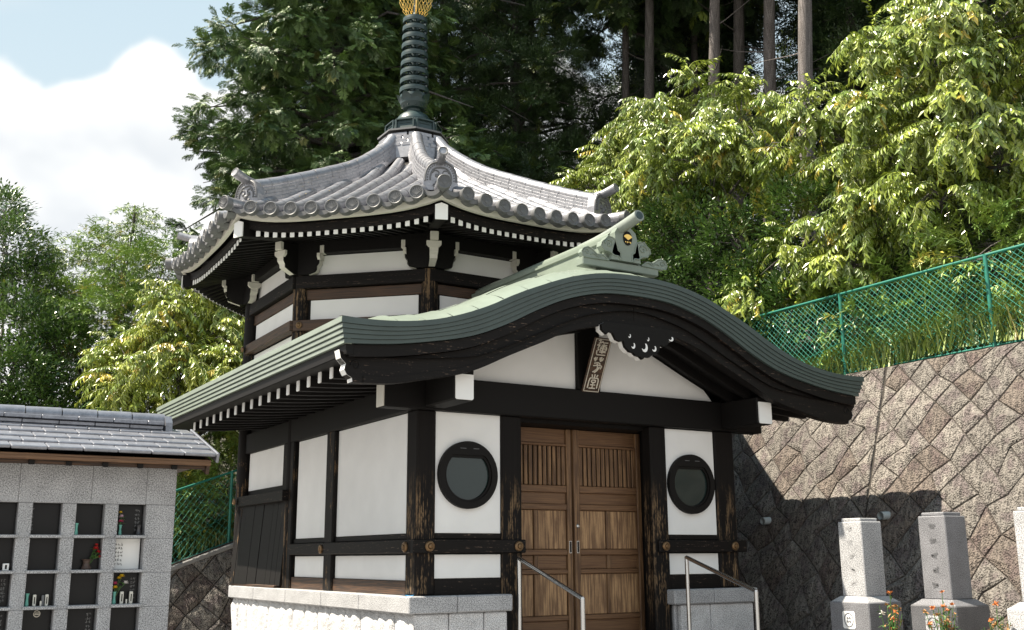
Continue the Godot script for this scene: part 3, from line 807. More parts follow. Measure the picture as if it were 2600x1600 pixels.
func build_upper_hall() -> void:
	var L := []
	for j in 8:
		var a := post(j)
		var b := post(j + 1)
		var t := (b - a).normalized()
		var ln := a.distance_to(b)
		var mid := (a + b) * 0.5
		var out := Vector3(mid.x, 0, mid.z - ZC).normalized()
		var side := Vector3.UP.cross(out)
		var r := Basis(side, Vector3.UP, out)
		var low := 3.0
		if j == 1 or j == 2 or j == 4 or j == 5: low = 1.28
		var w := func(called: String, y0: float, y1: float, inset: float, proud: float, thick: float, m: Material, e := 0.005) -> MeshInstance3D:
			var s := B.new()
			s.box(mid + out * (proud - thick / 2) + Vector3.UP * (y0 + y1) / 2, Vector3(ln - 2 * inset, y1 - y0, thick), r, e)
			return part(hall, called, s, m)
		w.call("wall_frame", low, 5.4, -0.02, 0.0, 0.08, M.wood_black)
		if j in [2, 3, 4, 5]: continue
		w.call("plaster_panel", 4.345, 4.58, 0.13, 0.012, 0.01, M.plaster, 0.003)
		w.call("plaster_panel", 3.75, 4.185, 0.1, 0.012, 0.01, M.plaster, 0.003)
		w.call("plaster_panel", 4.872, 5.125, 0.15, 0.014, 0.012, M.plaster, 0.003)
		w.call("upper_board", 4.585, 4.71, 0.08, 0.03, 0.03, M.wood_brown)
		w.call("tie_beam", 4.715, 4.868, -0.035, 0.095, 0.12, M.wood_beam)
		w.call("rail_beam", 4.2, 4.325, -0.045, 0.115, 0.1, M.wood_brown)
		w.call("eave_beam", 5.13, 5.3, -0.06, 0.12, 0.16, M.wood_black)
		if j == 1:
			w.call("plaster_panel", 2.43, 2.9, 0.14, 0.012, 0.01, M.plaster, 0.003)
			w.call("rail_beam", 2.235, 2.36, -0.05, 0.12, 0.1, M.wood_beam)
			w.call("header_beam", 2.9, 3.15, -0.03, 0.06, 0.1, M.wood_black)
			# flared upright boards
			var k := 11
			for i in k:
				var p := a.lerp(b, (i + 0.02) / k) + out * 0.05
				var q := a.lerp(b, (i + 0.98) / k) + out * 0.05
				var f := out * 0.075
				var pb := B.new()
				var d := out * rnd(0.0, 0.006)
				var up := Vector3.UP
				if t.cross(up).dot(out) > 0: pb.quad(p + f + d + up * 1.3, q + f + d + up * 1.3, q + d + up * 2.235, p + d + up * 2.235)
				else: pb.quad(q + f + d + up * 1.3, p + f + d + up * 1.3, p + d + up * 2.235, q + d + up * 2.235)
				pb.strip([q + f + d + up * 1.3, q + d + up * 2.235], [q + up * 1.3, q + up * 2.23])
				pb.strip([p + f + d + up * 1.3, p + d + up * 2.235], [p + up * 1.3, p + up * 2.23])
				part(hall, "skirt_board", pb, M.wood_black if i < 10 else M.wood_upright)
			bx(hall, "skirt_sill", -2.01, -1.85, 1.276, 1.305, -4.93, -3.35, M.wood_brown)
		# brass studs on the beams near the posts
		if j == 0 or j == 1:
			for e in [0.035, ln - 0.035]:
				if j == 0 and e < 0.1: continue
				boss(a + t * e + out * 0.115 + Vector3.UP * 4.265, out, 0.04)
				if j == 1: boss(a + t * (e + (0.0 if e > 0.1 else 0.0)) + out * 0.12 + Vector3.UP * 2.3, out, 0.042)
	for j in 8:
		var p := post(j)
		var pb := B.new()
		pb.tube([p + Vector3.UP * (1.28 if j in [1, 2, 5, 6] else 3.2), p + Vector3.UP * 4.87], 0.098, 0.096, 16)
		part(hall, "post", pb, M.wood_worn if j == 0 or j == 1 else M.wood_upright)
	# bracket sets on the posts in view
	for j in [7, 0, 1, 2]:
		var p := post(j)
		var out := Vector3(p.x, 0, p.z - ZC).normalized()
		var blk := B.new()
		blk.box(p + Vector3.UP * 5.0, Vector3(0.2, 0.26, 0.2), facing(p, out).basis, 0.01)
		var set_ := part(hall, "bracket_set", blk, M.wood_black)
		var dirs := [out, (post(j + 1) - p).normalized(), (post(j + 7) - p).normalized()]
		for di in 3:
			var d: Vector3 = dirs[di]
			var x := facing(p + (out * 0.09 if di > 0 else Vector3.ZERO), d)
			var reach := 0.36 if di == 0 else 0.3
			var body := B.new()
			var pl := PackedVector2Array([Vector2(0, 4.875), Vector2(0.17, 4.875), Vector2(0.25, 4.9), Vector2(reach - 0.03, 4.97), Vector2(reach, 5.05), Vector2(reach, 5.24), Vector2(0, 5.24)])
			# profile lies in the plane of d and up: x of the polygon runs along d
			body.prism(pl, Transform3D(Basis(x.basis.z, x.basis.y, -x.basis.x), x.origin + x.basis.x * 0.046), 0.092)
			part(set_, "arm", body, M.wood_black)
			var wf := B.new()
			wf.box(x * Vector3(0, 5.175, reach + 0.035), Vector3(0.095, 0.1, 0.03), x.basis, 0.004)
			wf.box(x * Vector3(0, 5.175, reach - 0.02), Vector3(0.09, 0.095, 0.08), x.basis, 0.002)
			part(set_, "arm_end", wf, M.cream)
			wf = B.new()
			var bp := PackedVector2Array([Vector2(-0.085, 5.12), Vector2(-0.085, 5.075), Vector2(-0.055, 5.045), Vector2(0.055, 5.045), Vector2(0.085, 5.075), Vector2(0.085, 5.12)])
			wf.prism(bp, Transform3D(x.basis, x * Vector3(0, 0, reach - 0.02)), 0.035)
			part(set_, "bearing_block", wf, M.cream)
			wf = B.new()
			var path := [Vector2(reach + 0.003, 5.046), Vector2(reach + 0.002, 5.0), Vector2(reach - 0.028, 4.965), Vector2(0.3 * reach / 0.33, 4.925), Vector2(0.25, 4.895), Vector2(0.17, 4.87)]
			for i in path.size() - 1:
				var a: Vector2 = path[i]
				var c: Vector2 = path[i + 1]
				var w0 := 0.052 - 0.003 * i
				var w1 := 0.052 - 0.003 * (i + 1)
				wf.quad(x * Vector3(-w1, c.y, c.x), x * Vector3(w1, c.y, c.x), x * Vector3(w0, a.y, a.x), x * Vector3(-w0, a.y, a.x))
			part(set_, "curved_face", wf, M.cream)

func build_upper_roof() -> void:
	# the closed body: tiles' bed above, boards below
	var b := B.new()
	for j in 8:
		b.surf(func(u, v): return roof_p(j, lerpf(1.0, 0.14, v), lerpf(-1, 1, u)) - Vector3.UP * 0.05, 12, 12, true)
		b.surf(func(u, v):
			var s := lerpf(0.955, 0.55, v)
			var w := lerpf(-1, 1, u)
			var p := eave(j, s).lerp(eave(j + 1, s), u)
			p.y = 5.165 + 0.09 * pow(absf(w), 3.5) * (1 - v) + 0.3 * v
			return p, 12, 4)
	var roof := part(hall, "upper_roof", b, M.wood_black)
	# stepped pan tiles between the round ones: too many and too small to pick apart
	for j in [0, 1, 7, 6]:
		var pt := B.new()
		var steps := 26
		for i in steps:
			var s0 := lerpf(1.02, 0.2, float(i) / steps)
			var s1 := lerpf(1.02, 0.2, (i + 1.0) / steps)
			for q in 10:
				var wa := -1 + 0.2 * q
				var p0 := roof_p(j, s0, wa) + Vector3.UP * 0.012
				var p1 := roof_p(j, s0, wa + 0.2) + Vector3.UP * 0.012
				var p2 := roof_p(j, s1, wa + 0.2) - Vector3.UP * 0.004
				var p3 := roof_p(j, s1, wa) - Vector3.UP * 0.004
				pt.quad(p1, p0, p3, p2)
				pt.quad(p0, p1, p1 - Vector3.UP * 0.03, p0 - Vector3.UP * 0.03)
		part(roof, "pan_tiles", pt, M.tile, "stuff")
	# end disc with a fan in relief, and drip tile, shared
	var disc := B.new()
	var Zy := Basis(Vector3.RIGHT, Vector3.BACK, Vector3.DOWN)
	disc.lathe([Vector2(0.08, -0.06), Vector2(0.08, 0.012), Vector2(0.074, 0.018), Vector2(0.066, 0.014), Vector2(0.064, 0.006), Vector2(0, 0.006)], Vector3.ZERO, 20, Zy)
	for i in 7:
		var a := deg_to_rad(40 + i * 100.0 / 6)
		disc.bar(Vector3(0, -0.032, 0.009), Vector3(0.086 * cos(a), -0.032 + 0.084 * sin(a), 0.009), 0.007, 0.008, Vector3.BACK, 0.001)
	for i in 9:
		var a := deg_to_rad(40 + i * 100.0 / 8)
		var a2 := deg_to_rad(40 + (i + 1) * 100.0 / 8)
		if i < 8: disc.bar(Vector3(0.086 * cos(a), -0.032 + 0.084 * sin(a), 0.009), Vector3(0.086 * cos(a2), -0.032 + 0.084 * sin(a2), 0.009), 0.007, 0.008, Vector3.BACK, 0.001)
	for i in 4: disc.box(Vector3(-0.03 + 0.02 * i, -0.044 - 0.006 * (i % 2), 0.009), Vector3(0.007, 0.016, 0.006), Basis(), 0.001)
	var disc_m := disc.mesh()
	var drip := B.new()
	for i in 8:
		var q := []
		for e in 2:
			var a := deg_to_rad(lerpf(215, 325, (i + e) / 8.0))
			q.append(Vector3(0.115 * cos(a), 0.115 * sin(a) + 0.06, 0))
			q.append(Vector3(0.115 * cos(a), 0.115 * sin(a) + 0.11, 0))
		var z := Vector3(0, 0, 0.02)
		var y := Vector3(0, 0, -0.12)
		drip.quad(q[0] + z, q[2] + z, q[3] + z, q[1] + z)
		drip.quad(q[1] + z, q[3] + z, q[3] + y, q[1] + y)
		drip.quad(q[2] + z, q[0] + z, q[0] + y, q[2] + y)
	var drip_m := drip.mesh()
	for j in [7, 0, 1, 2]:
		var a := eave(j)
		var c := eave(j + 1)
		var out := ((a + c) * 0.5 - Vector3(0, 0, ZC)).normalized()
		out.y = 0
		out = out.normalized()
		for i in 9:
			var u := (i - 4) / 5.0        # place along the eave, in half sides
			var smin := maxf(absf(u) / 0.93, 0.2)
			var s := 1.045
			var row := func(sv: float) -> Vector3:
				return roof_p(j, sv, clampf(u / sv, -1, 1)) + Vector3.UP * 0.052
			while s > smin + 0.02 and j != 2:
				var s2 := maxf(s - 0.092, smin)
				var p0: Vector3 = row.call(s)
				var p1: Vector3 = row.call((s + s2) / 2)
				var p2: Vector3 = row.call(s2 - 0.008)
				var tb := B.new()
				tb.tube([p0, p1, p2], 0.0715, 0.0665, 12, true)
				part(roof, "round_tile", tb, M.tile)
				s = s2
			var e: Vector3 = row.call(1.045)
			var dn: Vector3 = e - row.call(0.98)
			dn = (dn.normalized() * 0.35 + out).normalized()
			put(roof, "end_disc", disc_m, M.tile_dark, facing(e + out * 0.02 + Vector3.UP * -0.012, out))
		for i in 10:
			var w := (i - 4.5) / 5.0
			put(roof, "drip_tile", drip_m, M.tile_dark, facing(roof_p(j, 1.03, w) + Vector3.UP * 0.012, out))
		# white eave strip, dark fascia under it, rafters with painted ends
		for q in [[1.0, -0.1, -0.175, 0.05, M.cream, "eave_strip"], [0.965, -0.175, -0.275, 0.05, M.wood_beam, "eave_fascia"]]:
			var st := B.new()
			for i in 16:
				var pq := []
				for e in 2:
					var w := lerpf(-1, 1, (i + e) / 16.0)
					var p := eave(j, q[0]).lerp(eave(j + 1, q[0]), 0.5 + 0.5 * w)
					p.y = 5.405 + 0.11 * pow(absf(w), 3.5)
					pq.append(p)
				var y0: Vector3 = Vector3.UP * q[2]
				var y1: Vector3 = Vector3.UP * q[1]
				var bk: Vector3 = -out * q[3]
				st.quad(pq[1] + y0, pq[0] + y0, pq[0] + y1, pq[1] + y1)
				st.quad(pq[0] + y0, pq[1] + y0, pq[1] + y0 + bk, pq[0] + y0 + bk)
				st.quad(pq[1] + y1, pq[0] + y1, pq[0] + y1 + bk, pq[1] + y1 + bk)
			part(roof, q[5], st, q[4])
		var n := 20
		var ln := a.distance_to(c)
		for i in n:
			var u := lerpf(-0.86, 0.86, i / float(n - 1))
			var p := eave(j, 0.955).lerp(eave(j + 1, 0.955), 0.5 + 0.5 * u)
			p.y = 5.112 + 0.085 * pow(absf(u), 3.5)
			var smin := maxf(absf(u) * 0.955, 0.6)
			var q := eave(j, smin).lerp(eave(j + 1, smin), 0.5 + 0.5 * clampf(u * 0.955 / smin, -1, 1))
			q.y = p.y + 0.28 * (0.955 - smin) / 0.4
			var rb := B.new()
			rb.bar(q, p, 0.048, 0.062, Vector3.UP, 0.002)
			part(roof, "rafter", rb, M.wood_black)
			var eb := B.new()
			eb.box(p + out * 0.004, Vector3(0.05, 0.064, 0.012), facing(p, out).basis, 0.002)
			part(roof, "rafter_end", eb, M.white)
	# hips: hip rafter below; course tiles, cap tiles and end ornament above
	var oni := oni_parts()
	for j in [7, 0, 1, 2]:
		var cdir := eave(j) - Vector3(0, 0, ZC)
		var R := cdir.length()
		cdir = cdir.normalized()
		var p_at := func(s: float, y: float) -> Vector3: return Vector3(0, 0, ZC) + cdir * R * s + Vector3.UP * y
		var hr := B.new()
		hr.bar(p_at.call(0.6, 5.42), p_at.call(0.985, 5.2), 0.13, 0.17, Vector3.UP, 0.004)
		var hip := part(roof, "hip_rafter", hr, M.wood_black)
		hr = B.new()
		hr.prism(PackedVector2Array([Vector2(-0.068, -0.088), Vector2(0.068, -0.088), Vector2(0.068, 0.075), Vector2(0, 0.1), Vector2(-0.068, 0.075)]), facing(p_at.call(0.986, 5.2), cdir), 0.014)
		part(roof, "hip_rafter_end", hr, M.white)
		var steps := 10
		for k in 5:
			var wd := 0.235 - 0.012 * k
			var off := 0.5 if k % 2 else 0.0
			for i in steps + 1:
				var s0 := lerpf(0.93, 0.16, clampf((i - off) / steps, 0, 1))
				var s1 := lerpf(0.93, 0.16, clampf((i + 1 - off) / steps, 0, 1))
				if s0 - s1 < 0.01: continue
				var y0 := hip_y(s0) + 0.03 + 0.042 * k
				var y1 := hip_y(s1) + 0.03 + 0.042 * k
				var g := B.new()
				var d := 0.0012
				g.bar(p_at.call(s0 - d / 2, y0), p_at.call(s1 + d / 2, y1), wd + rnd(-0.003, 0.003), 0.039, Vector3.UP, 0.003)
				part(roof, "course_tile", g, M.tile)
		for i in steps:
			var s0 := lerpf(0.94, 0.15, float(i) / steps)
			var s1 := lerpf(0.94, 0.15, (i + 1.0) / steps) - 0.01
			var g := B.new()
			g.tube([p_at.call(s0, hip_y(s0) + 0.245), p_at.call((s0 + s1) / 2, hip_y((s0 + s1) / 2) + 0.245), p_at.call(s1, hip_y(s1) + 0.245)], 0.088, 0.083, 12)
			part(roof, "cap_tile", g, M.tile)
		# end ornament
		var x := facing(p_at.call(0.945, 5.5), cdir)
		var on := put(roof, "ridge_end_tile", oni[0], M.tile, x)
		put(roof, "ornament_relief", oni[1], M.tile_dark, x)
		var g := B.new()
		g.tube([p_at.call(0.88, 5.79), p_at.call(0.97, 5.81), p_at.call(1.02, 5.85)], 0.048, 0.056, 12)
		part(roof, "ridge_tube", g, M.tile)
		g = B.new()
		g.lathe([Vector2(0.058, 0), Vector2(0.05, 0.006), Vector2(0.034, 0.0), Vector2(0.03, -0.012), Vector2(0, -0.012)], Vector3.ZERO, 14, Zy)
		var td: Vector3 = p_at.call(1.02, 5.85) - p_at.call(0.97, 5.81)
		put(roof, "tube_mouth", g.mesh(), M.tile_dark, facing(p_at.call(1.02, 5.85), td))
		g = B.new()
		g.tube([p_at.call(0.88, 5.5), p_at.call(1.05, 5.455)], 0.074, 0.078, 12)
		part(roof, "corner_tile", g, M.tile)
		put(roof, "end_disc", disc_m, M.tile_dark, facing(p_at.call(1.06, 5.455), cdir))

func oni_parts() -> Array:
	var b := B.new()
	var pl := PackedVector2Array([Vector2(-0.19, -0.03), Vector2(0.19, -0.03), Vector2(0.185, 0.12), Vector2(0.17, 0.2), Vector2(0.13, 0.27), Vector2(0.06, 0.315), Vector2(-0.06, 0.315), Vector2(-0.13, 0.27), Vector2(-0.17, 0.2), Vector2(-0.185, 0.12)])
	b.prism(pl, at(0, 0, -0.05), 0.1)
	var body := b.mesh()
	b = B.new()
	var ring := func(sc: float, r: float, z: float) -> void:
		var p := []
		for i in 21:
			var a := lerpf(-0.15, PI + 0.15, i / 20.0)
			p.append(Vector3(0.17 * sc * signf(cos(a)) * pow(absf(cos(a)), 0.7), 0.1 + 0.2 * sc * maxf(sin(a), -0.6) * 0.95, z))
		b.tube(p, r, r, 6)
	ring.call(1.0, 0.012, 0.052)
	ring.call(0.68, 0.01, 0.052)
	for i in 19:
		var a := lerpf(-0.1, PI + 0.1, i / 18.0)
		b.box(Vector3(0.145 * signf(cos(a)) * pow(absf(cos(a)), 0.7), 0.1 + 0.165 * sin(a), 0.053), Vector3(0.014, 0.014, 0.014), Basis(Vector3.BACK, a), 0.003)
	var ball := func(x: float, y: float, r: float) -> void:
		b.lathe([Vector2(r, 0), Vector2(r * 0.8, r * 0.5), Vector2(r * 0.4, r * 0.75), Vector2(0, r * 0.8)], Vector3(x, y, 0.05), 10, Basis(Vector3.RIGHT, Vector3.BACK, Vector3.DOWN))
	ball.call(0.0, 0.1, 0.032)
	for sx in [-1.0, 1.0]:
		ball.call(sx * 0.042, 0.135, 0.024)
		ball.call(sx * 0.045, 0.06, 0.02)
		var p := []
		for i in 9: p.append(Vector3(sx * (0.055 + 0.035 * cos(i * 0.6)), 0.165 + 0.03 * sin(i * 0.6), 0.055))
		b.tube(p, 0.008, 0.005, 5)
		p = []
		for i in 7: p.append(Vector3(sx * (0.035 + 0.05 * sin(i * 0.5)), 0.03 - 0.008 * i + 0.02, 0.055))
		b.tube(p, 0.009, 0.006, 5)
	return [body, b.mesh()]

func octagon(b: B, r0: float, y0: float, r1: float, y1: float, proud := 0.0) -> void:
	for j in 8:
		var a0 := deg_to_rad(22.5 + 45 * j)
		var a1 := deg_to_rad(67.5 + 45 * j)
		var c := Vector3(0, 0, ZC)
		var p := func(r, a, y): return c + Vector3(-r * sin(a), y, r * cos(a))
		b.quad(p.call(r0, a1, y0), p.call(r0, a0, y0), p.call(r1, a0, y1), p.call(r1, a1, y1))

func build_finial() -> void:
	var b := B.new()
	octagon(b, 0.5, 6.84, 0.56, 6.86)
	octagon(b, 0.56, 6.86, 0.54, 7.06)
	octagon(b, 0.54, 7.06, 0.475, 7.2)
	octagon(b, 0.475, 7.2, 0.0, 7.22)
	var st := part(hall, "finial_base", b, M.tile)
	# courses of small tiles round the base
	for k in 4:
		for j in 8:
			var a0 := deg_to_rad(22.5 + 45 * j)
			var r := 0.545 - 0.02 * k
			for e in 2:
				var f0 := (0.0 if e == 0 else 0.5) if k % 2 == 0 else (0.0 if e == 0 else 0.3)
				var f1 := (0.5 if e == 0 else 1.0) if k % 2 == 0 else (0.3 if e == 0 else 1.0)
				var c := Vector3(0, 7.06 + 0.055 * k, ZC)
				var p := c + Vector3(-r * sin(a0), 0, r * cos(a0))
				var q := c + Vector3(-r * sin(a0 + PI / 4), 0, r * cos(a0 + PI / 4))
				var g := B.new()
				g.bar(p.lerp(q, f0 + 0.006) - (p - c).normalized() * 0.03, p.lerp(q, f1 - 0.006) - (q - c).normalized() * 0.03, 0.06, 0.049, Vector3.UP, 0.003)
				part(st, "base_tile", g, M.tile)
	b = B.new()
	octagon(b, 0.5, 7.285, 0.5, 7.31)
	octagon(b, 0.5, 7.31, 0.0, 7.312)
	part(st, "base_slab", b, M.tile_dark)
	b = B.new()
	octagon(b, 0.40, 7.312, 0.375, 7.49)
	octagon(b, 0.375, 7.49, 0.0, 7.5)
	octagon(b, 0.46, 7.31, 0.40, 7.33)
	var box := part(hall, "finial", b, M.finial)
	for j in 8:
		var a := deg_to_rad(45 + 45 * j)
		var out := Vector3(-sin(a), 0, cos(a))
		var x := facing(Vector3(0, 7.4, ZC) + out * 0.362, out)
		var g := B.new()
		for q in [[0, 0.078, 0.26, 0.02], [0, -0.072, 0.27, 0.024], [-0.125, 0, 0.024, 0.14], [0.125, 0, 0.024, 0.14]]:
			g.box(x * Vector3(q[0], q[1], 0), Vector3(q[2], q[3], 0.035), x.basis, 0.004)
		g.box(x * Vector3(0, 0.025, -0.008), Vector3(0.16, 0.012, 0.02), x.basis, 0.003)
		part(box, "panel_frame", g, M.finial)
	b = B.new()
	var c := Vector3(0, 0, ZC)
	var dome := [Vector2(0.262, 7.5), Vector2(0.262, 7.53)]
	for i in 8: dome.append(Vector2(0.255 * cos(i * 0.2), 7.53 + 0.2 * sin(i * 0.2)))
	dome.append(Vector2(0.09, 7.73))
	b.lathe(dome, c, 28)
	part(box, "dome", b, M.finial)
	b = B.new()
	b.lathe([Vector2(0.1, 7.72), Vector2(0.1, 7.755), Vector2(0.15, 7.765), Vector2(0.19, 7.83), Vector2(0.205, 7.92), Vector2(0.2, 7.96), Vector2(0.1, 7.965)], c, 28)
	for j in 10:
		var a := TAU * j / 10
		b.lathe([Vector2(0.012, 0), Vector2(0.01, 0.008), Vector2(0, 0.012)], c + Vector3(cos(a) * 0.168, 7.785, sin(a) * 0.168), 6, Basis(Vector3.UP, -a) * Basis(Vector3(0, 0, 1), -PI / 2))
	part(box, "lotus_bowl", b, M.finial)
	for j in 8:
		var a := TAU * (j + 0.3) / 8
		var e := Vector3(cos(a), 0, sin(a))
		var s := Vector3(-sin(a), 0, cos(a))
		b = B.new()
		b.surf(func(u, v):
			var w := (1.0 - pow(absf(v * 1.6 - 0.55), 2.2)) * 0.072
			return c + e * (0.18 + 0.05 * v + 0.03 * v * v) + Vector3.UP * (7.84 + 0.15 * v - 0.03 * v * v * v) + s * (u * 2 - 1) * maxf(w, 0.004), 6, 6)
		part(box, "lotus_petal", b, M.finial)
	b = B.new()
	b.tube([c + Vector3.UP * 7.7, c + Vector3.UP * 9.2], 0.05, 0.045, 12)
	b.tube([c + Vector3.UP * 9.2, c + Vector3.UP * 10.3], 0.026, 0.02, 10)
	b.lathe([Vector2(0.045, 9.2), Vector2(0.034, 9.26), Vector2(0.03, 9.36), Vector2(0.026, 9.38)], c, 12)
	part(box, "pole", b, M.finial)
	for k in 9:
		var y := 8.035 + 0.136 * k
		var r := 0.206 - 0.004 * k
		b = B.new()
		b.lathe([Vector2(r - 0.014, y - 0.034), Vector2(r, y - 0.034), Vector2(r + 0.002, y), Vector2(r, y + 0.034), Vector2(r - 0.014, y + 0.036), Vector2(r - 0.016, y - 0.034)], c, 32)
		b.lathe([Vector2(0.04, y + 0.012), Vector2(0.075, y + 0.02), Vector2(0.075, y - 0.02), Vector2(0.04, y - 0.03)], c, 16)
		for j in 8:
			var a := TAU * (j + 0.5) / 8
			var e := Vector3(cos(a), 0, sin(a))
			b.bar(c + e * 0.06 + Vector3.UP * y, c + e * (r - 0.012) + Vector3.UP * y, 0.03, 0.014, Vector3.UP, 0.002)
			b.tube([c + e * (r - 0.06) + Vector3.UP * (y - 0.01), c + e * (r - 0.06) + Vector3.UP * (y - 0.05)], 0.006, 0.012, 6)
		part(box, "ring", b, M.finial)
	# gilded openwork flame: four plates of crossing tongues
	for k in 4:
		var a := deg_to_rad(20 + 90 * k)
		var e := Vector3(cos(a), 0, sin(a))
		b = B.new()
		for i in 4:
			for sg in [-1.0, 1.0]:
				var p := []
				for q in 15:
					var t := q / 14.0
					var env := 0.215 * sin(clampf(t * 1.05 + 0.12, 0, 1) * PI) + 0.02
					var d := clampf(0.03 + (i + 0.5) / 4.0 * env * 1.0 + sg * 0.024 * sin(t * 26.0), 0.03, 0.24)
					p.append(c + e * d + Vector3.UP * (9.2 + 0.95 * t))
				b.tube(p, 0.0055, 0.004, 5)
		for i in 9:
			var y := 9.27 + 0.09 * i
			var env := 0.2 * sin(clampf((y - 9.2) / 0.95 * 1.05 + 0.12, 0, 1) * PI)
			b.tube([c + e * env + Vector3.UP * y, c + e * (env + 0.025) + Vector3.UP * (y + 0.03), c + e * (env + 0.02) + Vector3.UP * (y + 0.06)], 0.008, 0.002, 5)
		part(box, "flame_plate", b, M.gold)

# ---- walls, fences, graves ---------------------------------------------------------------------------------
func hash2(i: int, j: int) -> float: return fposmod(sin(i * 127.1 + j * 311.7) * 43758.5453, 1.0)
# one rough stone from a polygon in wall coordinates; f turns (u, y, depth) into a point
func stone(b: B, poly: PackedVector2Array, f: Callable, sd: int) -> void:
	var c := Vector2()
	for p in poly: c += p
	c /= poly.size()
	var rings := []
	var depth := 0.022 + 0.018 * hash2(sd, 7)
	for q in [[0.003, 0.0], [0.011, 0.018], [0.0, 0.0]]:
		var ring := []
		for i in poly.size():
			for e in 2:
				var p := poly[i].lerp(poly[(i + 1) % poly.size()], 0.5 * e)
				if q[1] > 0.0 or q[0] > 0.0:
					var d := c - p
					ring.append([p + d.normalized() * q[0] * (1.4 if e == 0 else 1.0), q[1] + (0.012 * (hash2(sd + i, e) - 0.5) if q[1] > 0 else 0.0)])
				else:
					ring.append([p.lerp(c, 0.5), depth * (0.75 + 0.5 * hash2(sd * 3 + i, e + 5))])
		rings.append(ring)
	var m: int = rings[0].size()
	var P := func(r): return f.call(r[0].x, r[0].y, r[1])
	for i in m:
		var l := (i + 1) % m
		for k in 2: b.quad(P.call(rings[k][i]), P.call(rings[k][l]), P.call(rings[k + 1][l]), P.call(rings[k + 1][i]))
		b.tri(P.call(rings[2][i]), P.call(rings[2][l]), f.call(c.x, c.y, depth))
# diamond-laid stones over u0..u1; near ones are parts, the others one mass
func stones(parent: Node3D, u0: float, u1: float, near0: float, near1: float, ymin: float, bounds: Array, f: Callable) -> void:
	var d := 0.2
	var rest := B.new()
	var used := {}
	var node := func(i: int, j: int) -> Vector2: return Vector2(i * d + (hash2(i, j) - 0.5) * 0.12, j * d + (hash2(j + 50, i) - 0.5) * 0.12)
	for j in range(0, 24):
		for i in range(int(u0 / d) - 1, int(u1 / d) + 2):
			if (i + j) % 2: continue
			if used.has(Vector2i(i, j)): continue
			var poly := PackedVector2Array([node.call(i - 1, j), node.call(i, j - 1), node.call(i + 1, j), node.call(i, j + 1)])
			if hash2(i * 3 + 1, j * 5 + 2) < 0.22:   # a longer stone over two places
				var sg := -1 if hash2(j, i * 2) < 0.3 else 1
				if not used.has(Vector2i(i + sg, j + 1)):
					used[Vector2i(i + sg, j + 1)] = true
					var o := PackedVector2Array([node.call(i + sg - 1, j + 1), node.call(i + sg, j), node.call(i + sg + 1, j + 1), node.call(i + sg, j + 2)])
					poly = Geometry2D.merge_polygons(poly, o)[0]
			for bd in bounds:
				var got := Geometry2D.intersect_polygons(poly, bd)
				for pg in got:
					var ar := 0.0
					for k in pg.size(): ar += pg[k].cross(pg[(k + 1) % pg.size()])
					if absf(ar) < 0.012: continue
					if ar < 0: pg.reverse()
					var mid := node.call(i, j) as Vector2
					if mid.x > near0 and mid.x < near1 and mid.y > ymin:
						var b := B.new()
						stone(b, pg, f, i * 37 + j * 101)
						part(parent, "stone", b, [M.stone, M.stone_pale, M.stone_brown, M.stone][int(hash2(i * 7, j * 3) * 4)])
					else: stone(rest, pg, f, i * 37 + j * 101)
	part(parent, "far_stones", rest, M.stone, "stuff")

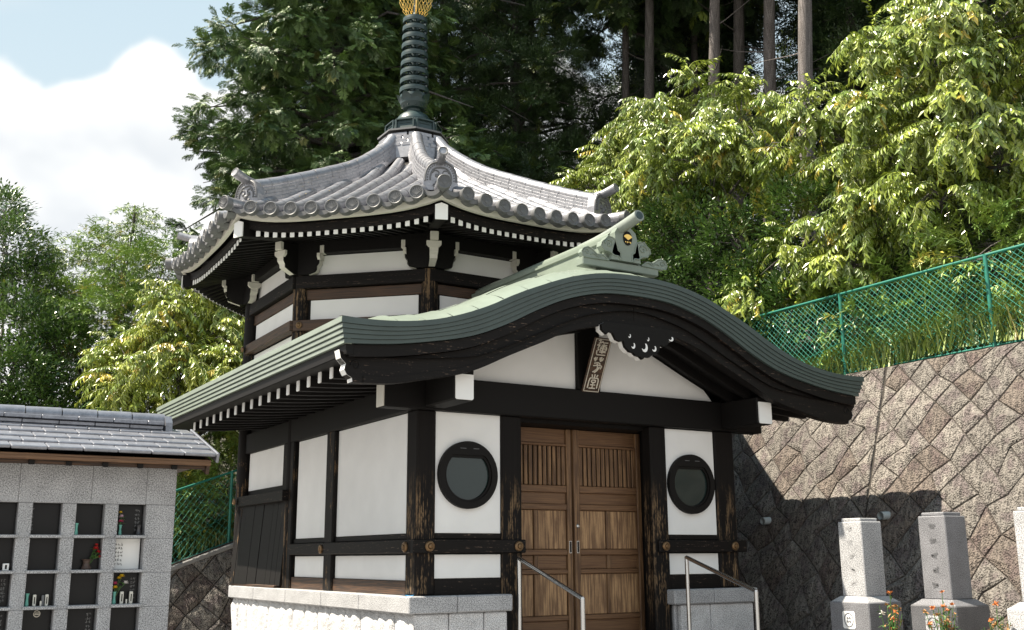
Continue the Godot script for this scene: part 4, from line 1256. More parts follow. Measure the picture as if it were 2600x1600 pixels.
func build_walls() -> void:
	var al := atan(0.329)
	var n := Vector3(-cos(al), sin(al), 0)
	var fr := func(u, y, dd): return Vector3(4.2 - 0.329 * (3.78 - y), y, u) + n * dd
	var core := B.new()
	core.prism(PackedVector2Array([Vector2(4.2 - 0.329 * 3.78, 0), Vector2(4.2, 3.78), Vector2(4.5, 3.78), Vector2(4.5, 0)]), at(0, 0, -8.3), 14.8)
	var w := part(self, "retaining_wall", core, M.joint)
	meta(w, "tall battered retaining wall of diamond-laid stones beside the porch, topped by the longer green fence", "wall")
	var zj := 0.22
	stones(w, -8.0, 6.4, -3.1, 3.1, 0.62, [PackedVector2Array([Vector2(-8.0, 0), Vector2(zj - 0.012, 0), Vector2(zj - 0.012, 3.775), Vector2(-8.0, 3.775)]), PackedVector2Array([Vector2(zj + 0.012, 0), Vector2(6.4, 0), Vector2(6.4, 3.775), Vector2(zj + 0.012, 3.775)])], fr)
	for q in [[-1.26, 2.02], [0.54, 2.02]]:
		var p: Vector3 = fr.call(q[0], q[1], 0.0)
		var b := B.new()
		var dirn := Vector3(-1, -0.05, 0)
		b.tube([p - dirn * 0.1, p + dirn * 0.14], 0.044, 0.044, 16, false)
		b.tube([p + dirn * 0.14, p - dirn * 0.1], 0.035, 0.035, 16, false)
		b.tube([p + dirn * 0.136, p + dirn * 0.142], 0.0445, 0.0445, 16, false)
		part(w, "drain_pipe", b, M.pvc)
	var tf := func(x: float) -> float: return 1.54 + 0.366 * (x + 1.99)
	var fb := func(u, y, dd): return Vector3(u, y, -8.0 + 0.329 * (2.0 - y)) + Vector3(0, sin(al), cos(al)) * dd
	core = B.new()
	var bk := [Vector3(-6, 0, -8 + 0.658), Vector3(4.2, 0, -8 + 0.658), Vector3(4.2, 3.78, -8.6), Vector3(-6, 0.08, -7.38)]
	core.quad(bk[0], bk[1], bk[2], bk[3])
	core.quad(bk[3], bk[2], bk[2] - Vector3(0, 0, 0.5), bk[3] - Vector3(0, 0, 0.5))
	var w2 := part(self, "retaining_wall", core, M.joint)
	meta(w2, "back retaining wall with a sloping top, seen between the niche wall and the temple", "wall")
	stones(w2, -5.8, 4.1, -3.2, -0.2, 0.3, [PackedVector2Array([Vector2(-5.8, 0), Vector2(3.5, 0), Vector2(3.5, tf.call(3.5) - 0.06), Vector2(-5.8, tf.call(-5.8) - 0.06)])], fb)
	core = B.new()
	core.bar(fb.call(-5.8, tf.call(-5.8) - 0.03, -0.1), fb.call(4.1, tf.call(4.1) - 0.03, -0.1), 0.3, 0.07, Vector3.UP, 0.012)
	part(w2, "coping", core, M.concrete)
	# fences
	fence(thing("chain_link_fence", "long green chain-link fence on top of the tall retaining wall at the right", "fence", Vector3(4.28, 3.78, 0)), Vector3(4.28, 3.78, -8.0), Vector3(4.28, 3.78, 5.7), 1.06, -0.48 + 8.0)
	fence(thing("chain_link_fence", "short sloping green chain-link fence on the back wall, left of the temple", "fence", Vector3(-1.1, 1.9, -8.15)), fb.call(-5.7, tf.call(-5.7), -0.12), fb.call(4.1, tf.call(4.1), -0.12), 1.12, 0.0, 0.125, 0.0019)

func fence(o: Node3D, p0: Vector3, p1: Vector3, h: float, first: float, g := 0.078, wr := 0.0023) -> void:
	var org := o.position
	p0 -= org
	p1 -= org
	var ln := p0.distance_to(p1)
	var t := (p1 - p0) / ln
	var up := Vector3.UP
	var step := 2.07
	var s0 := fposmod(first, step) if first > 0 else fposmod(4.6 / cos(asin(t.y)), step)
	var s := s0 - step
	while s < ln:
		var a := maxf(s, 0)
		var e := minf(s + step, ln)
		if s >= 0:
			var b := B.new()
			b.tube([p0 + t * s - up * 0.2, p0 + t * s + up * h], 0.024, 0.024, 10)
			part(o, "fence_post", b, M.fence_green)
		for y in [h - 0.01, 0.03]:
			var r := B.new()
			r.tube([p0 + t * a + up * y, p0 + t * e + up * y], 0.018 if y > 0.5 else 0.012, -1, 8)
			part(o, "fence_rail", r, M.fence_green)
		if s >= 0:
			var br := B.new()
			br.tube([p0 + t * a + up * 0.04, p0 + t * e + up * (h * 0.42)], 0.004, -1, 5)
			part(o, "brace_wire", br, M.fence_green)
		var wires := B.new()
		for dirn in [-1.0, 1.0]:
			var k := a - h - g
			while k < e + h + g:
				# line from (k, 0) rising to (k + dirn * h, h), clipped to the bay
				var x0 := k
				var x1 = k + dirn * h
				var y0 := 0.02
				var y1 := h - 0.02
				var lo := a
				var hi := e
				if maxf(x0, x1) > lo and minf(x0, x1) < hi:
					var ta := 0.0
					var tb := 1.0
					for lim in [lo, hi]:
						var tt: float = (lim - x0) / (x1 - x0)
						if (lim == lo) == (dirn > 0): ta = maxf(ta, tt)
						else: tb = minf(tb, tt)
					if tb > ta: wires.tube([p0 + t * lerpf(x0, x1, ta) + up * lerpf(y0, y1, ta), p0 + t * lerpf(x0, x1, tb) + up * lerpf(y0, y1, tb)], wr, -1, 3, false)
				k += g
		if wires.v.size(): part(o, "wire_mesh", wires, M.fence_wire, "stuff")
		s += step

func build_graves() -> void:
	var names := ["pale granite gravestone nearest the porch with a white square crest of paired bars", "darker grey gravestone in the middle with a round carved crest", "light gravestone cut by the right edge of the view"]
	var cap := [M.granite, M.granite_polished, M.granite]
	var z0 := [1.715, 2.595, 3.485]
	for i in 3:
		var o := thing("gravestone", names[i], "gravestone", Vector3(1.77, 0, z0[i]), 0.0, "gravestones in a row before the retaining wall")
		o.scale = Vector3(0.87, 1, 0.93)
		var hh: float = [1.925, 1.945, 1.955][i]
		var m: Material = [M.granite, M.granite_polished, M.granite][i]
		var b := B.new()
		b.ab(-0.155, 0.155, 1.235, hh - 0.03, -0.145, 0.145, 0.008)
		part(o, "shaft", b, m)
		b = B.new()
		b.ab(-0.13, 0.13, hh - 0.03, hh, -0.12, 0.12, 0.02)
		part(o, "shaft_top", b, m)
		b = B.new()
		var q := [[0.24, 1.185], [0.17, 1.236]]
		for k in 4:
			var c := [[-1, -1], [1, -1], [1, 1], [-1, 1]]
			var a: Array = c[k]
			var d: Array = c[(k + 1) % 4]
			b.quad(Vector3(d[0] * 0.235, 1.19, d[1] * 0.225), Vector3(a[0] * 0.235, 1.19, a[1] * 0.225), Vector3(a[0] * 0.17, 1.236, a[1] * 0.16), Vector3(d[0] * 0.17, 1.236, d[1] * 0.16))
		b.ab(-0.17, 0.17, 1.2, 1.236, -0.16, 0.16, 0)
		part(o, "sloped_shoulder", b, m)
		bx(o, "base_block", -0.25, 0.25, 0.72, 1.19, -0.24, 0.24, [M.granite_polished, M.granite_dark, M.granite][i], 0.01)
		bx(o, "lower_block", -0.36, 0.36, 0.36, 0.718, -0.34, 0.34, m, 0.01)
		bx(o, "plinth_block", -0.6, 0.45, 0.0, 0.358, -0.44, 0.44, m, 0.01)
		# worn inscription: soft vertical dabs
		b = B.new()
		for k in 5:
			for e in 2: b.box(Vector3(-0.156, 1.82 - 0.12 * k + 0.018 * e, rnd(-0.015, 0.015)), Vector3(0.002, 0.02, 0.05 + 0.02 * e), Basis(Vector3.RIGHT, rnd(-0.5, 0.5)), 0)
		part(o, "inscription", b, M.engraved if i != 1 else M.granite_dark)
		if i < 2:
			b = B.new()
			var p := PackedVector2Array([Vector2(-0.062, -0.075), Vector2(0.062, -0.075), Vector2(0.075, -0.062), Vector2(0.075, 0.062), Vector2(0.062, 0.075), Vector2(-0.062, 0.075), Vector2(-0.075, 0.062), Vector2(-0.075, -0.062)])
			var x := facing(Vector3(-0.2495, 1.035, -0.01), Vector3.LEFT)
			b.prism(p, x, 0.002, false)
			var cr := part(o, "crest_plate", b, M.white if i == 0 else M.granite)
			b = B.new()
			var ringp := []
			for k in 25: ringp.append(x * Vector3(0.052 * cos(TAU * k / 24), 0.058 * sin(TAU * k / 24), 0.003))
			b.tube(ringp, 0.004, -1, 5, false)
			if i == 0:
				for e in 2:
					for f in 2: b.box(x * Vector3(-0.013 + 0.026 * e, -0.014 + 0.028 * f, 0.002), Vector3(0.018, 0.022, 0.004), x.basis * Basis(Vector3.BACK, 0.6), 0.001)
			else:
				for e in 3:
					var sw := []
					for f in 8: sw.append(x * Vector3((0.012 + 0.004 * f) * cos(f * 0.42 + e * TAU / 3), (0.012 + 0.004 * f) * sin(f * 0.42 + e * TAU / 3), 0.003))
					b.tube(sw, 0.006, 0.003, 5)
			part(cr, "crest", b, M.granite_dark)
		bx(o, "flower_stand", -0.5, -0.38, 0.36, 0.7, -0.3, -0.2, m)
		bx(o, "flower_stand", -0.5, -0.38, 0.36, 0.7, 0.2, 0.3, m)
	# withered bouquets
	var fl := [["withered brown bouquet with one white bloom between the first two gravestones", 1.5, 2.2, 1.22, 5], ["dry tan bouquet in front of the dark middle gravestone", 1.42, 2.78, 1.24, 3], ["withered orange bouquet between the middle and right gravestones", 1.5, 3.2, 1.16, 6]]
	for q in fl:
		var o := thing("dried_bouquet", q[0], "dried flowers", Vector3(q[1], 0.66, q[2]), 0.0, "withered bouquets at the graves")
		var st := B.new()
		var dry := B.new()
		var org := B.new()
		for i in 30:
			var e := Vector3(rnd(-0.1, 0.1), rnd(0.2, q[3] - 0.68), rnd(-0.1, 0.1))
			if i == 0: e = Vector3(0.0, q[3] - 0.6, 0.02)
			st.tube([Vector3(e.x * 0.2, -0.1, e.z * 0.2), Vector3(e.x * 0.6, e.y * 0.6, e.z * 0.6), e], 0.004, 0.0025, 5)
			for k in 4:
				var dd := Vector3(rnd(-1, 1), rnd(-0.8, 0.6), rnd(-1, 1)).normalized()
				leaf(st if i % 3 == 0 else dry, e * rnd(0.55, 1.0), dd, Vector3.UP, rnd(0.04, 0.07), 0.022)
			if i % 2 == 0:
				var bl := dry if i % 4 else org
				for k in 9:
					var dd := Vector3(rnd(-1, 1), rnd(-0.3, 1), rnd(-1, 1)).normalized()
					leaf(bl, e, dd, Vector3(rnd(-1, 1), 1, rnd(-1, 1)).normalized(), 0.032, 0.022)
		part(o, "stems", st, M.stem_green)
		part(o, "dry_leaves", dry, M.dry_brown)
		part(o, "dry_blooms", org, M.dry_orange)
		if q[4] == 5:
			var wb := B.new()
			for e in [Vector3(-0.02, 0.45, -0.06), Vector3(0.0, 0.24, 0.05)]:
				for k in 12:
					var dd := Vector3(rnd(-1, 1), rnd(-0.2, 1), rnd(-1, 1)).normalized()
					leaf(wb, e, dd, Vector3.UP, 0.035, 0.03)
			part(o, "white_bloom", wb, M.petal_white)

func flower_head(b: B, c: Vector3, r: float) -> void:
	for ring in 3:
		for i in 10:
			var a := TAU * i / 10 + ring * 0.3
			var el := 0.15 + ring * 0.45
			var d := Vector3(cos(a) * cos(el), sin(el), sin(a) * cos(el))
			leaf(b, c, d, Vector3.UP, r, r * 0.6)
func vase(label: String, p: Vector3, h: float, r: float, m: Material, group := "vases on the niche shelves") -> Node3D:
	var o := thing("vase", label, "vase", p, 0.0, group)
	var b := B.new()
	b.lathe([Vector2(r * 0.8, 0), Vector2(r, 0.01), Vector2(r * 0.75, h * 0.35), Vector2(r * 0.6, h * 0.6), Vector2(r * 0.75, h * 0.85), Vector2(r * 1.05, h), Vector2(r * 0.85, h), Vector2(r * 0.5, h * 0.7), Vector2(0, h * 0.65)], Vector3.ZERO, 16)
	part(o, "body", b, m)
	return o
func bouquet(label: String, p: Vector3, heads: Array, leafy: int) -> void:
	var o := thing("bouquet", label, "flowers", p, 0.0, "bouquets in the niche wall")
	var st := B.new()
	for hd in heads:
		var c := Vector3(hd[0], hd[1], hd[2])
		st.tube([Vector3(0, -0.05, 0), c * 0.5, c], 0.003, 0.002, 5)
		for k in leafy: leaf(st, c * rnd(0.3, 0.9), Vector3(rnd(-1, 1), rnd(-0.2, 0.6), rnd(0, 1)).normalized(), Vector3.UP, 0.045, 0.018)
	part(o, "stems", st, M.stem_green)
	for hd in heads:
		var b := B.new()
		flower_head(b, Vector3(hd[0], hd[1], hd[2]), hd[3])
		part(o, "flower_head", b, hd[4])
func small_box(label: String, p: Vector3, w: float, h: float, m: Material, dark := true) -> void:
	var o := thing("incense_box", label, "incense box", p, 0.0, "small boxes and cans on the niche shelves")
	bx(o, "body", -w / 2, w / 2, 0, h, -w / 2, w / 2, m, 0.003)
	if dark:
		bx(o, "printed_mark", -w * 0.16, w * 0.16, h * 0.2, h * 0.8, w / 2, w / 2 + 0.001, M.wood_black, 0)

func build_niche_wall() -> void:
	var o := thing("niche_wall", "grey granite columbarium wall with rows of dark niches under a small tiled roof", "columbarium", Vector3(-4.6, 0, -1.4))
	var off := -o.position
	var XR := -3.735
	var XL := -6.6
	var G: Material = M.granite
	var gbx := func(parent: Node3D, called: String, x0: float, x1: float, y0: float, y1: float, za: float, zb: float, m: Material, e := 0.003) -> MeshInstance3D:
		return bx(parent, called, x0 + off.x, x1 + off.x, y0, y1, za + off.z, zb + off.z, m, e)
	gbx.call(o, "core", XL, XR - 0.01, 0.0, 2.38, -1.9, -1.14, M.granite_dark)
	# facing slabs above the niches
	var xs := [XL, -5.65, -4.99, -4.43, -3.985, XR]
	for i in 5: gbx.call(o, "facing_slab", xs[i] + 0.001, xs[i + 1] - 0.001, 2.057, 2.37, -1.13, -1.0, G)
	gbx.call(o, "side_slab", XR - 0.005, XR, 0.0, 2.37, -1.9, -1.13, G)
	var cols := []
	for i in 7: cols.append(-3.978 - 0.3345 * i)
	var rows := [2.055, 1.773, 1.491, 1.209, 0.927, 0.645]
	for r in 5:
		var yt: float = rows[r]
		var yb: float = rows[r + 1]
		gbx.call(o, "pier", cols[0] + 0.001, XR, yb + 0.001, yt, -1.13, -1.0, G)
		for c in 7:
			var x1: float = cols[c]
			var x0 := x1 - 0.226
			gbx.call(o, "pier", x0 - 0.1085, x0 - 0.0005, yb + 0.001, yt, -1.13, -1.0, G)
			gbx.call(o, "shelf", x0 + 0.0, x1 - 0.0, yb + 0.001, yb + 0.027, -1.13, -1.0, G)
			gbx.call(o, "shelf_lip", x0 - 0.012, x1 + 0.012, yb + 0.001, yb + 0.025, -0.999, -0.965, G)
			var white: bool = r == 1 and c == 0
			var d: MeshInstance3D = gbx.call(o, "niche_door", x0 + 0.001, x1 - 0.012, yb + 0.028, yt - 0.001, -1.13, -1.085, M.white if white else M.niche_door, 0.002)
			if white: meta(d, "white niche door with columns of black characters")
			# engraved characters as columns of small strokes
			if [[0, 0], [0, 2], [1, 0], [2, 0], [2, 3], [3, 1], [3, 3]].has([r, c]):
				var t := B.new()
				var colx := [0.165, 0.185] if not white else [0.018, 0.042, 0.066]
				if c == 2 and r == 0: colx = [0.012]
				for cx in colx:
					var cnt := 6
					for k in cnt:
						var y := yt - 0.05 - 0.032 * k
						for q in 4:
							var p := Vector3(x0 + cx + rnd(-0.006, 0.006) + off.x, y + rnd(-0.008, 0.008), -1.0845 + off.z)
							t.box(p, Vector3(0.013 if q % 2 else 0.003, 0.003 if q % 2 else 0.014, 0.001), Basis(), 0)
				part(d, "inscription", t, M.wood_black if white else M.pale_stroke)
			if r == 3 and c == 2:
				var t := B.new()
				var rp := []
				for k in 21: rp.append(Vector3(x0 + 0.112 + 0.024 * cos(TAU * k / 20) + off.x, yt - 0.035 + 0.024 * sin(TAU * k / 20), -1.083 + off.z))
				t.tube(rp, 0.004, -1, 5, false)
				for k in [-0.006, 0.006]: t.box(Vector3(x0 + 0.112 + off.x, yt - 0.035 + k, -1.083 + off.z), Vector3(0.034, 0.006, 0.003), Basis(), 0)
				part(d, "crest", t, M.lettering)
	# roof: boards, five courses of flat tiles, ridge of course tiles
	var roof: MeshInstance3D = gbx.call(o, "roof_boards", XL, -3.62, 2.37, 2.43, -1.9, -1.0, M.wood_brown)
	var ry := func(z: float) -> float: return 2.44 + (-0.65 - z) * 0.325
	var b := B.new()
	b.quad(Vector3(XL, 2.41, -0.68) + off, Vector3(-3.53, 2.41, -0.68) + off, Vector3(-3.53, 2.73, -1.66) + off, Vector3(XL, 2.73, -1.66) + off)
	b.quad(Vector3(XL, 2.41, -2.56) + off, Vector3(XL, 2.74, -1.62) + off, Vector3(-3.53, 2.74, -1.62) + off, Vector3(-3.53, 2.41, -2.56) + off)
	part(roof, "roof_deck", b, M.wood_black)
	b = B.new()
	b.bar(Vector3(XL, 2.405, -0.70) + off, Vector3(-3.53, 2.405, -0.70) + off, 0.03, 0.05, Vector3.UP, 0.004)
	part(roof, "fascia", b, M.door_level)
	b = B.new()
	b.bar(Vector3(XL, 2.375, -0.76) + off, Vector3(-3.56, 2.375, -0.76) + off, 0.03, 0.045, Vector3.UP, 0.004)
	part(roof, "fascia", b, M.wood_brown)
	for i in 10:
		b = B.new()
		var x := -3.83 - 0.28 * i
		b.bar(Vector3(x, 2.36, -0.72) + off, Vector3(x, 2.56, -1.5) + off, 0.045, 0.04, Vector3.UP, 0.003)
		part(roof, "rafter", b, M.wood_black)
	b = B.new()
	b.bar(Vector3(-3.545, 2.37, -0.72) + off, Vector3(-3.545, 2.66, -1.62) + off, 0.03, 0.13, Vector3.UP, 0.004)
	part(roof, "verge_board", b, M.wood_brown)
	for r in 5:
		var za := -0.65 - 0.19 * r
		var x := -3.50
		var st := (r % 2) * 0.14 + 0.03 * r
		while x > XL:
			var wd := 0.27 if x < -3.51 or st == 0 else st
			var x0 := maxf(x - wd, XL)
			b = B.new()
			var p := Vector3((x + x0) / 2, ry.call(za) + 0.03 + rnd(-0.002, 0.002), za) + off
			var q := Vector3((x + x0) / 2, ry.call(za - 0.25) + 0.008, za - 0.25) + off
			b.bar(p, q, x - x0 - 0.004, 0.03, Vector3.UP, 0.007)
			part(roof, "flat_tile", b, M.tile_blue)
			x = x0
		b = B.new()
		b.bar(Vector3(-3.485, ry.call(za) + 0.005, za + 0.002) + off, Vector3(-3.485, ry.call(za - 0.19) + 0.005, za - 0.19) + off, 0.024, 0.085, Vector3.UP, 0.006)
		part(roof, "verge_tile", b, M.tile_blue)
	for k in 4:
		var x := -3.76
		var y := 2.705 + 0.038 * k
		var wd := 0.25 - 0.012 * k
		var first := true
		while x > XL:
			var x0 := maxf(x - (0.15 if first and k % 2 else 0.3), XL)
			first = false
			b = B.new()
			b.bar(Vector3(x - 0.002, y, -1.62) + off, Vector3(x0 + 0.002, y, -1.62) + off, (0.3 if k == 3 else wd) + rnd(-0.003, 0.003), 0.033, Vector3.UP, 0.004)
			part(roof, "course_tile", b, M.tile_blue)
			x = x0
	var x := -3.74
	while x > XL:
		b = B.new()
		b.tube([Vector3(x, 2.85, -1.62) + off, Vector3(x - 0.29, 2.85, -1.62) + off], 0.075, 0.07, 14)
		part(roof, "cap_tile", b, M.tile_blue)
		x -= 0.3
	b = B.new()
	b.prism(PackedVector2Array([Vector2(-0.14, 0), Vector2(0.14, 0), Vector2(0.13, 0.15), Vector2(0.08, 0.215), Vector2(-0.08, 0.215), Vector2(-0.13, 0.15)]), Transform3D(facing(Vector3.ZERO, Vector3.RIGHT).basis, Vector3(-3.745, 2.68, -1.62) + off), 0.06)
	part(roof, "ridge_end", b, M.tile_blue)
	b = B.new()
	b.tube([Vector3(-3.69, 2.725, -1.62) + off, Vector3(-3.53, 2.70, -1.62) + off], 0.04, 0.05, 14)
	part(roof, "ridge_tube", b, M.tile_blue)
	# offerings, each a thing of its own
	var sz := -1.04
	var sy := func(r: int) -> float: return rows[r + 1] + 0.027
	vase("turquoise vase with yellow, pale and magenta flowers in the top right niche", Vector3(-4.172, sy.call(0), sz), 0.085, 0.015, M.vase_green)
	bouquet("yellow, pale pink and magenta flowers in the top right niche", Vector3(-4.172, sy.call(0) + 0.08, sz), [[0.0, 0.03, 0.01, 0.027, M.petal_pink], [0.004, 0.07, 0.0, 0.026, M.petal_pale], [-0.006, 0.105, 0.0, 0.02, M.petal_yellow]], 2)
	vase("dark glass jar at the right of the top right niche", Vector3(-4.02, sy.call(0), sz), 0.085, 0.024, M.vase_glass)
	vase("empty turquoise vase at the left of the top niche without flowers", Vector3(-4.525, sy.call(0), sz + 0.02), 0.095, 0.016, M.vase_green)
	vase("round brown vase holding red flowers in the second row", Vector3(-4.42, sy.call(1), sz), 0.085, 0.042, M.vase_brown)
	bouquet("red flowers with green leaves leaning from the round brown vase", Vector3(-4.41, sy.call(1) + 0.075, sz), [[0.055, 0.09, 0.01, 0.03, M.petal_red], [0.08, 0.06, 0.0, 0.028, M.petal_red], [0.06, 0.12, 0.0, 0.022, M.petal_red], [0.085, 0.025, 0.01, 0.02, M.petal_red]], 5)
	vase("turquoise vase in the third-row niche beside two small boxes", Vector3(-4.85, sy.call(2), sz), 0.1, 0.016, M.vase_green)
	small_box("cream incense box next to the turquoise vase in the third row", Vector3(-4.795, sy.call(2), sz), 0.024, 0.09, M.cream)
	small_box("short cream candle between the two boxes of the third row", Vector3(-4.748, sy.call(2), sz + 0.02), 0.013, 0.04, M.cream, false)
	small_box("grey patterned box beside the rightmost cream box of the third-row niche", Vector3(-4.732, sy.call(2), sz), 0.02, 0.085, M.tile_dark, false)
	small_box("cream incense box at the right of the vase niche in the third row", Vector3(-4.703, sy.call(2), sz), 0.024, 0.09, M.cream)
	vase("blue-green vase under the mixed bouquet in the third row", Vector3(-4.18, sy.call(2), sz), 0.1, 0.017, M.vase_green)
	bouquet("yellow, red and white flowers in the right niche of the third row", Vector3(-4.18, sy.call(2) + 0.09, sz), [[0.0, 0.07, 0.0, 0.028, M.petal_pink], [0.05, 0.13, 0.0, 0.03, M.petal_yellow], [0.0, 0.04, 0.02, 0.026, M.petal_yellow], [0.085, 0.075, 0.0, 0.03, M.petal_white], [0.03, 0.115, 0.0, 0.025, M.petal_yellow]], 2)
	small_box("left cream incense box under the mixed bouquet of the third row", Vector3(-4.12, sy.call(2), sz), 0.027, 0.1, M.cream)
	small_box("right cream incense box under the mixed bouquet of the third row", Vector3(-4.045, sy.call(2), sz), 0.027, 0.1, M.cream)
	small_box("tiny candle between the cream boxes under the mixed bouquet", Vector3(-4.083, sy.call(2), sz + 0.02), 0.012, 0.038, M.cream, false)
	small_box("white cup on the shelf at the left edge of the second row", Vector3(-5.03, sy.call(1), sz), 0.045, 0.055, M.white, true)
	small_box("cream box at the left edge of the third row", Vector3(-5.09, sy.call(2), sz), 0.025, 0.08, M.cream)

func build_handrails() -> void:
	for q in [["left stainless handrail beside the porch steps", -0.9, 0.1, 1.09, 1.585, 1.26], ["right stainless handrail beside the porch steps", 0.88, 0.33, 1.26, 1.585, 1.285]]:
		var o := thing("handrail", q[0], "handrail", Vector3(q[1], 0, (q[2] + q[3]) / 2), 0.0, "handrails of the porch steps")
		var a := Vector3(0, q[4], q[2] - (q[2] + q[3]) / 2)
		var c := Vector3(0, q[5], q[3] - (q[2] + q[3]) / 2)
		var b := B.new()
		b.tube([a, c], 0.02, -1, 12)
		b.lathe([Vector2(0.0205, -0.004), Vector2(0.017, 0.012), Vector2(0, 0.02)], a, 12)
		b.lathe([Vector2(0.0205, -0.004), Vector2(0.017, 0.012), Vector2(0, 0.02)], c, 12)
		part(o, "top_rail", b, M.steel)
		for p in [a, c]:
			b = B.new()
			b.tube([p, Vector3(0, 0.0, p.z)], 0.02, -1, 12)
			part(o, "upright", b, M.steel)
	var o := thing("blue_scrap", "scrap of blue plastic lying on the granite ledge by the corner post", "litter", Vector3(-1.93, 1.275, -0.1))
	var b := B.new()
	b.surf(func(u, v): return Vector3(lerpf(-0.05, 0.05, u), 0.004 + 0.012 * sin(u * 5 + v * 3) * v, lerpf(-0.07, 0.09, v)), 5, 5, true)
	part(o, "sheet", b, M.blue_plastic)

# ---- plants ------------------------------------------------------------------------------------------------
func leaf(b: B, p: Vector3, d: Vector3, up: Vector3, l: float, w: float) -> void:
	var s := d.cross(up)
	if s.length() < 0.05: s = d.cross(Vector3(0.3, 0.2, 0.9))
	s = s.normalized()
	var n := s.cross(d)
	var m := p + d * l * 0.45 - n * w * 0.12
	var a := p + d * l * 0.4 + s * w * 0.5 + n * w * 0.08
	var c := p + d * l * 0.4 - s * w * 0.5 + n * w * 0.08
	var t := p + d * l - n * l * 0.13
	b.tri(p, a, m)
	b.tri(p, m, c)
	b.tri(a, t, m)
	b.tri(m, t, c)
func sprig(kind: String) -> ArrayMesh:
	var b := B.new()
	if kind == "cherry":          # arching twig along x with hanging leaves
		var q := []
		for i in 7: q.append(Vector3(0.42 * i / 6.0, 0.05 * sin(i * 0.6) - 0.1 * pow(i / 6.0, 2), rnd(-0.01, 0.01)))
		b.tube(q, 0.0045, 0.0018, 4, false)
		for i in 19:
			var t := 0.12 + 0.88 * i / 18.0
			var p: Vector3 = q[int(t * 6)].lerp(q[mini(int(t * 6) + 1, 6)], t * 6 - int(t * 6))
			var sd := 1.0 if i % 2 else -1.0
			leaf(b, p, Vector3(rnd(0.0, 0.5), rnd(-1.3, -0.4), sd * rnd(0.1, 0.7)).normalized(), Vector3(rnd(0.2, 0.9), 0.6, rnd(-0.6, 0.6)).normalized(), rnd(0.075, 0.115), rnd(0.03, 0.042))
	elif kind == "broad":         # dense glossy rosette
		for i in 18:
			var d := Vector3(rnd(0.0, 1), rnd(-0.5, 0.9), rnd(-1, 1)).normalized()
			leaf(b, d * rnd(0.02, 0.16) + Vector3(rnd(0, 0.12), 0, 0), (d + Vector3(0.4, 0.1, 0)).normalized(), Vector3(rnd(-0.4, 0.4), 1, rnd(-0.4, 0.4)).normalized(), rnd(0.07, 0.1), rnd(0.035, 0.048))
	elif kind == "bamboo":        # thin twig with narrow leaves in fans
		b.tube([Vector3.ZERO, Vector3(0.22, 0.05, 0), Vector3(0.42, 0.02, 0)], 0.003, 0.0015, 4, false)
		for i in 26:
			var t := rnd(0.15, 1.0)
			leaf(b, Vector3(0.42 * t, 0.05 * sin(t * 3), rnd(-0.05, 0.05)), Vector3(rnd(0.0, 1), rnd(-0.7, 0.3), rnd(-0.9, 0.9)).normalized(), Vector3(0, 1, rnd(-0.5, 0.5)).normalized(), rnd(0.08, 0.13), rnd(0.016, 0.024))
	elif kind == "hinoki":        # flattened, forked spray
		for br in 9:
			var t := br / 9.0
			var o := Vector3(0.4 * t, -0.05 * t * t, 0)
			for sd in [-1.0, 1.0]:
				var dir := Vector3(0.65, rnd(-0.35, 0.05), sd * rnd(0.5, 0.9)).normalized()
				var ln := 0.24 * (1.0 - 0.6 * t) * rnd(0.8, 1.2)
				for i in 5:
					var p := o + dir * ln * (i + 0.3) / 5.0
					leaf(b, p, (dir + Vector3(0.4, -0.5 * i / 5.0, rnd(-0.4, 0.4))).normalized(), Vector3(rnd(-0.3, 0.3), 1, rnd(-0.3, 0.3)).normalized(), rnd(0.05, 0.08), 0.03)
					if i > 0: leaf(b, p, (dir + Vector3(-0.2, -0.3, -sd * 0.8)).normalized(), Vector3(rnd(-0.3, 0.3), 1, 0).normalized(), rnd(0.05, 0.07), 0.022)
	elif kind == "cedar":         # drooping tuft of fine shoots
		for i in 16:
			var d := Vector3(rnd(0.2, 1), rnd(-0.5, 0.75), rnd(-0.8, 0.8)).normalized()
			var o := Vector3(rnd(0, 0.15), 0, rnd(-0.05, 0.05))
			var ln := rnd(0.16, 0.28)
			for k in 5:
				var p := o + d * ln * k / 5.0 + Vector3.UP * 0.03 * k * k / 10.0
				leaf(b, p, (d + Vector3(rnd(-0.6, 0.6), rnd(-0.2, 0.7), rnd(-0.6, 0.6))).normalized(), Vector3(rnd(-0.5, 0.5), 1, rnd(-0.5, 0.5)).normalized(), rnd(0.05, 0.085), 0.019)
	elif kind == "grass":
		for i in 12:
			var a := rnd(0, TAU)
			var e := Vector3(cos(a), 0, sin(a))
			var h := rnd(0.16, 0.4)
			var o := Vector3(rnd(-0.08, 0.08), 0, rnd(-0.08, 0.08))
			var s := Vector3(-sin(a), 0, cos(a)) * rnd(0.005, 0.009)
			var m := o + e * h * 0.25 + Vector3.UP * h * 0.7
			var t := o + e * h * 0.75 + Vector3.UP * h * rnd(0.5, 0.95)
			b.quad(o - s, o + s, m + s * 0.8, m - s * 0.8)
			b.tri(m - s * 0.8, m + s * 0.8, t)
	elif kind == "weed":          # upright stem set with lance leaves
		b.tube([Vector3.ZERO, Vector3(0.02, 0.3, 0), Vector3(0.0, 0.62, 0.02)], 0.005, 0.002, 4, false)
		for i in 26:
			var a := i * 2.4
			var y := 0.08 + 0.55 * i / 26.0
			leaf(b, Vector3(0.01, y, 0), Vector3(cos(a), rnd(-0.2, 0.5), sin(a)).normalized(), Vector3.UP, rnd(0.08, 0.13) * (1.1 - 0.5 * i / 26.0), 0.02)
	return b.mesh()

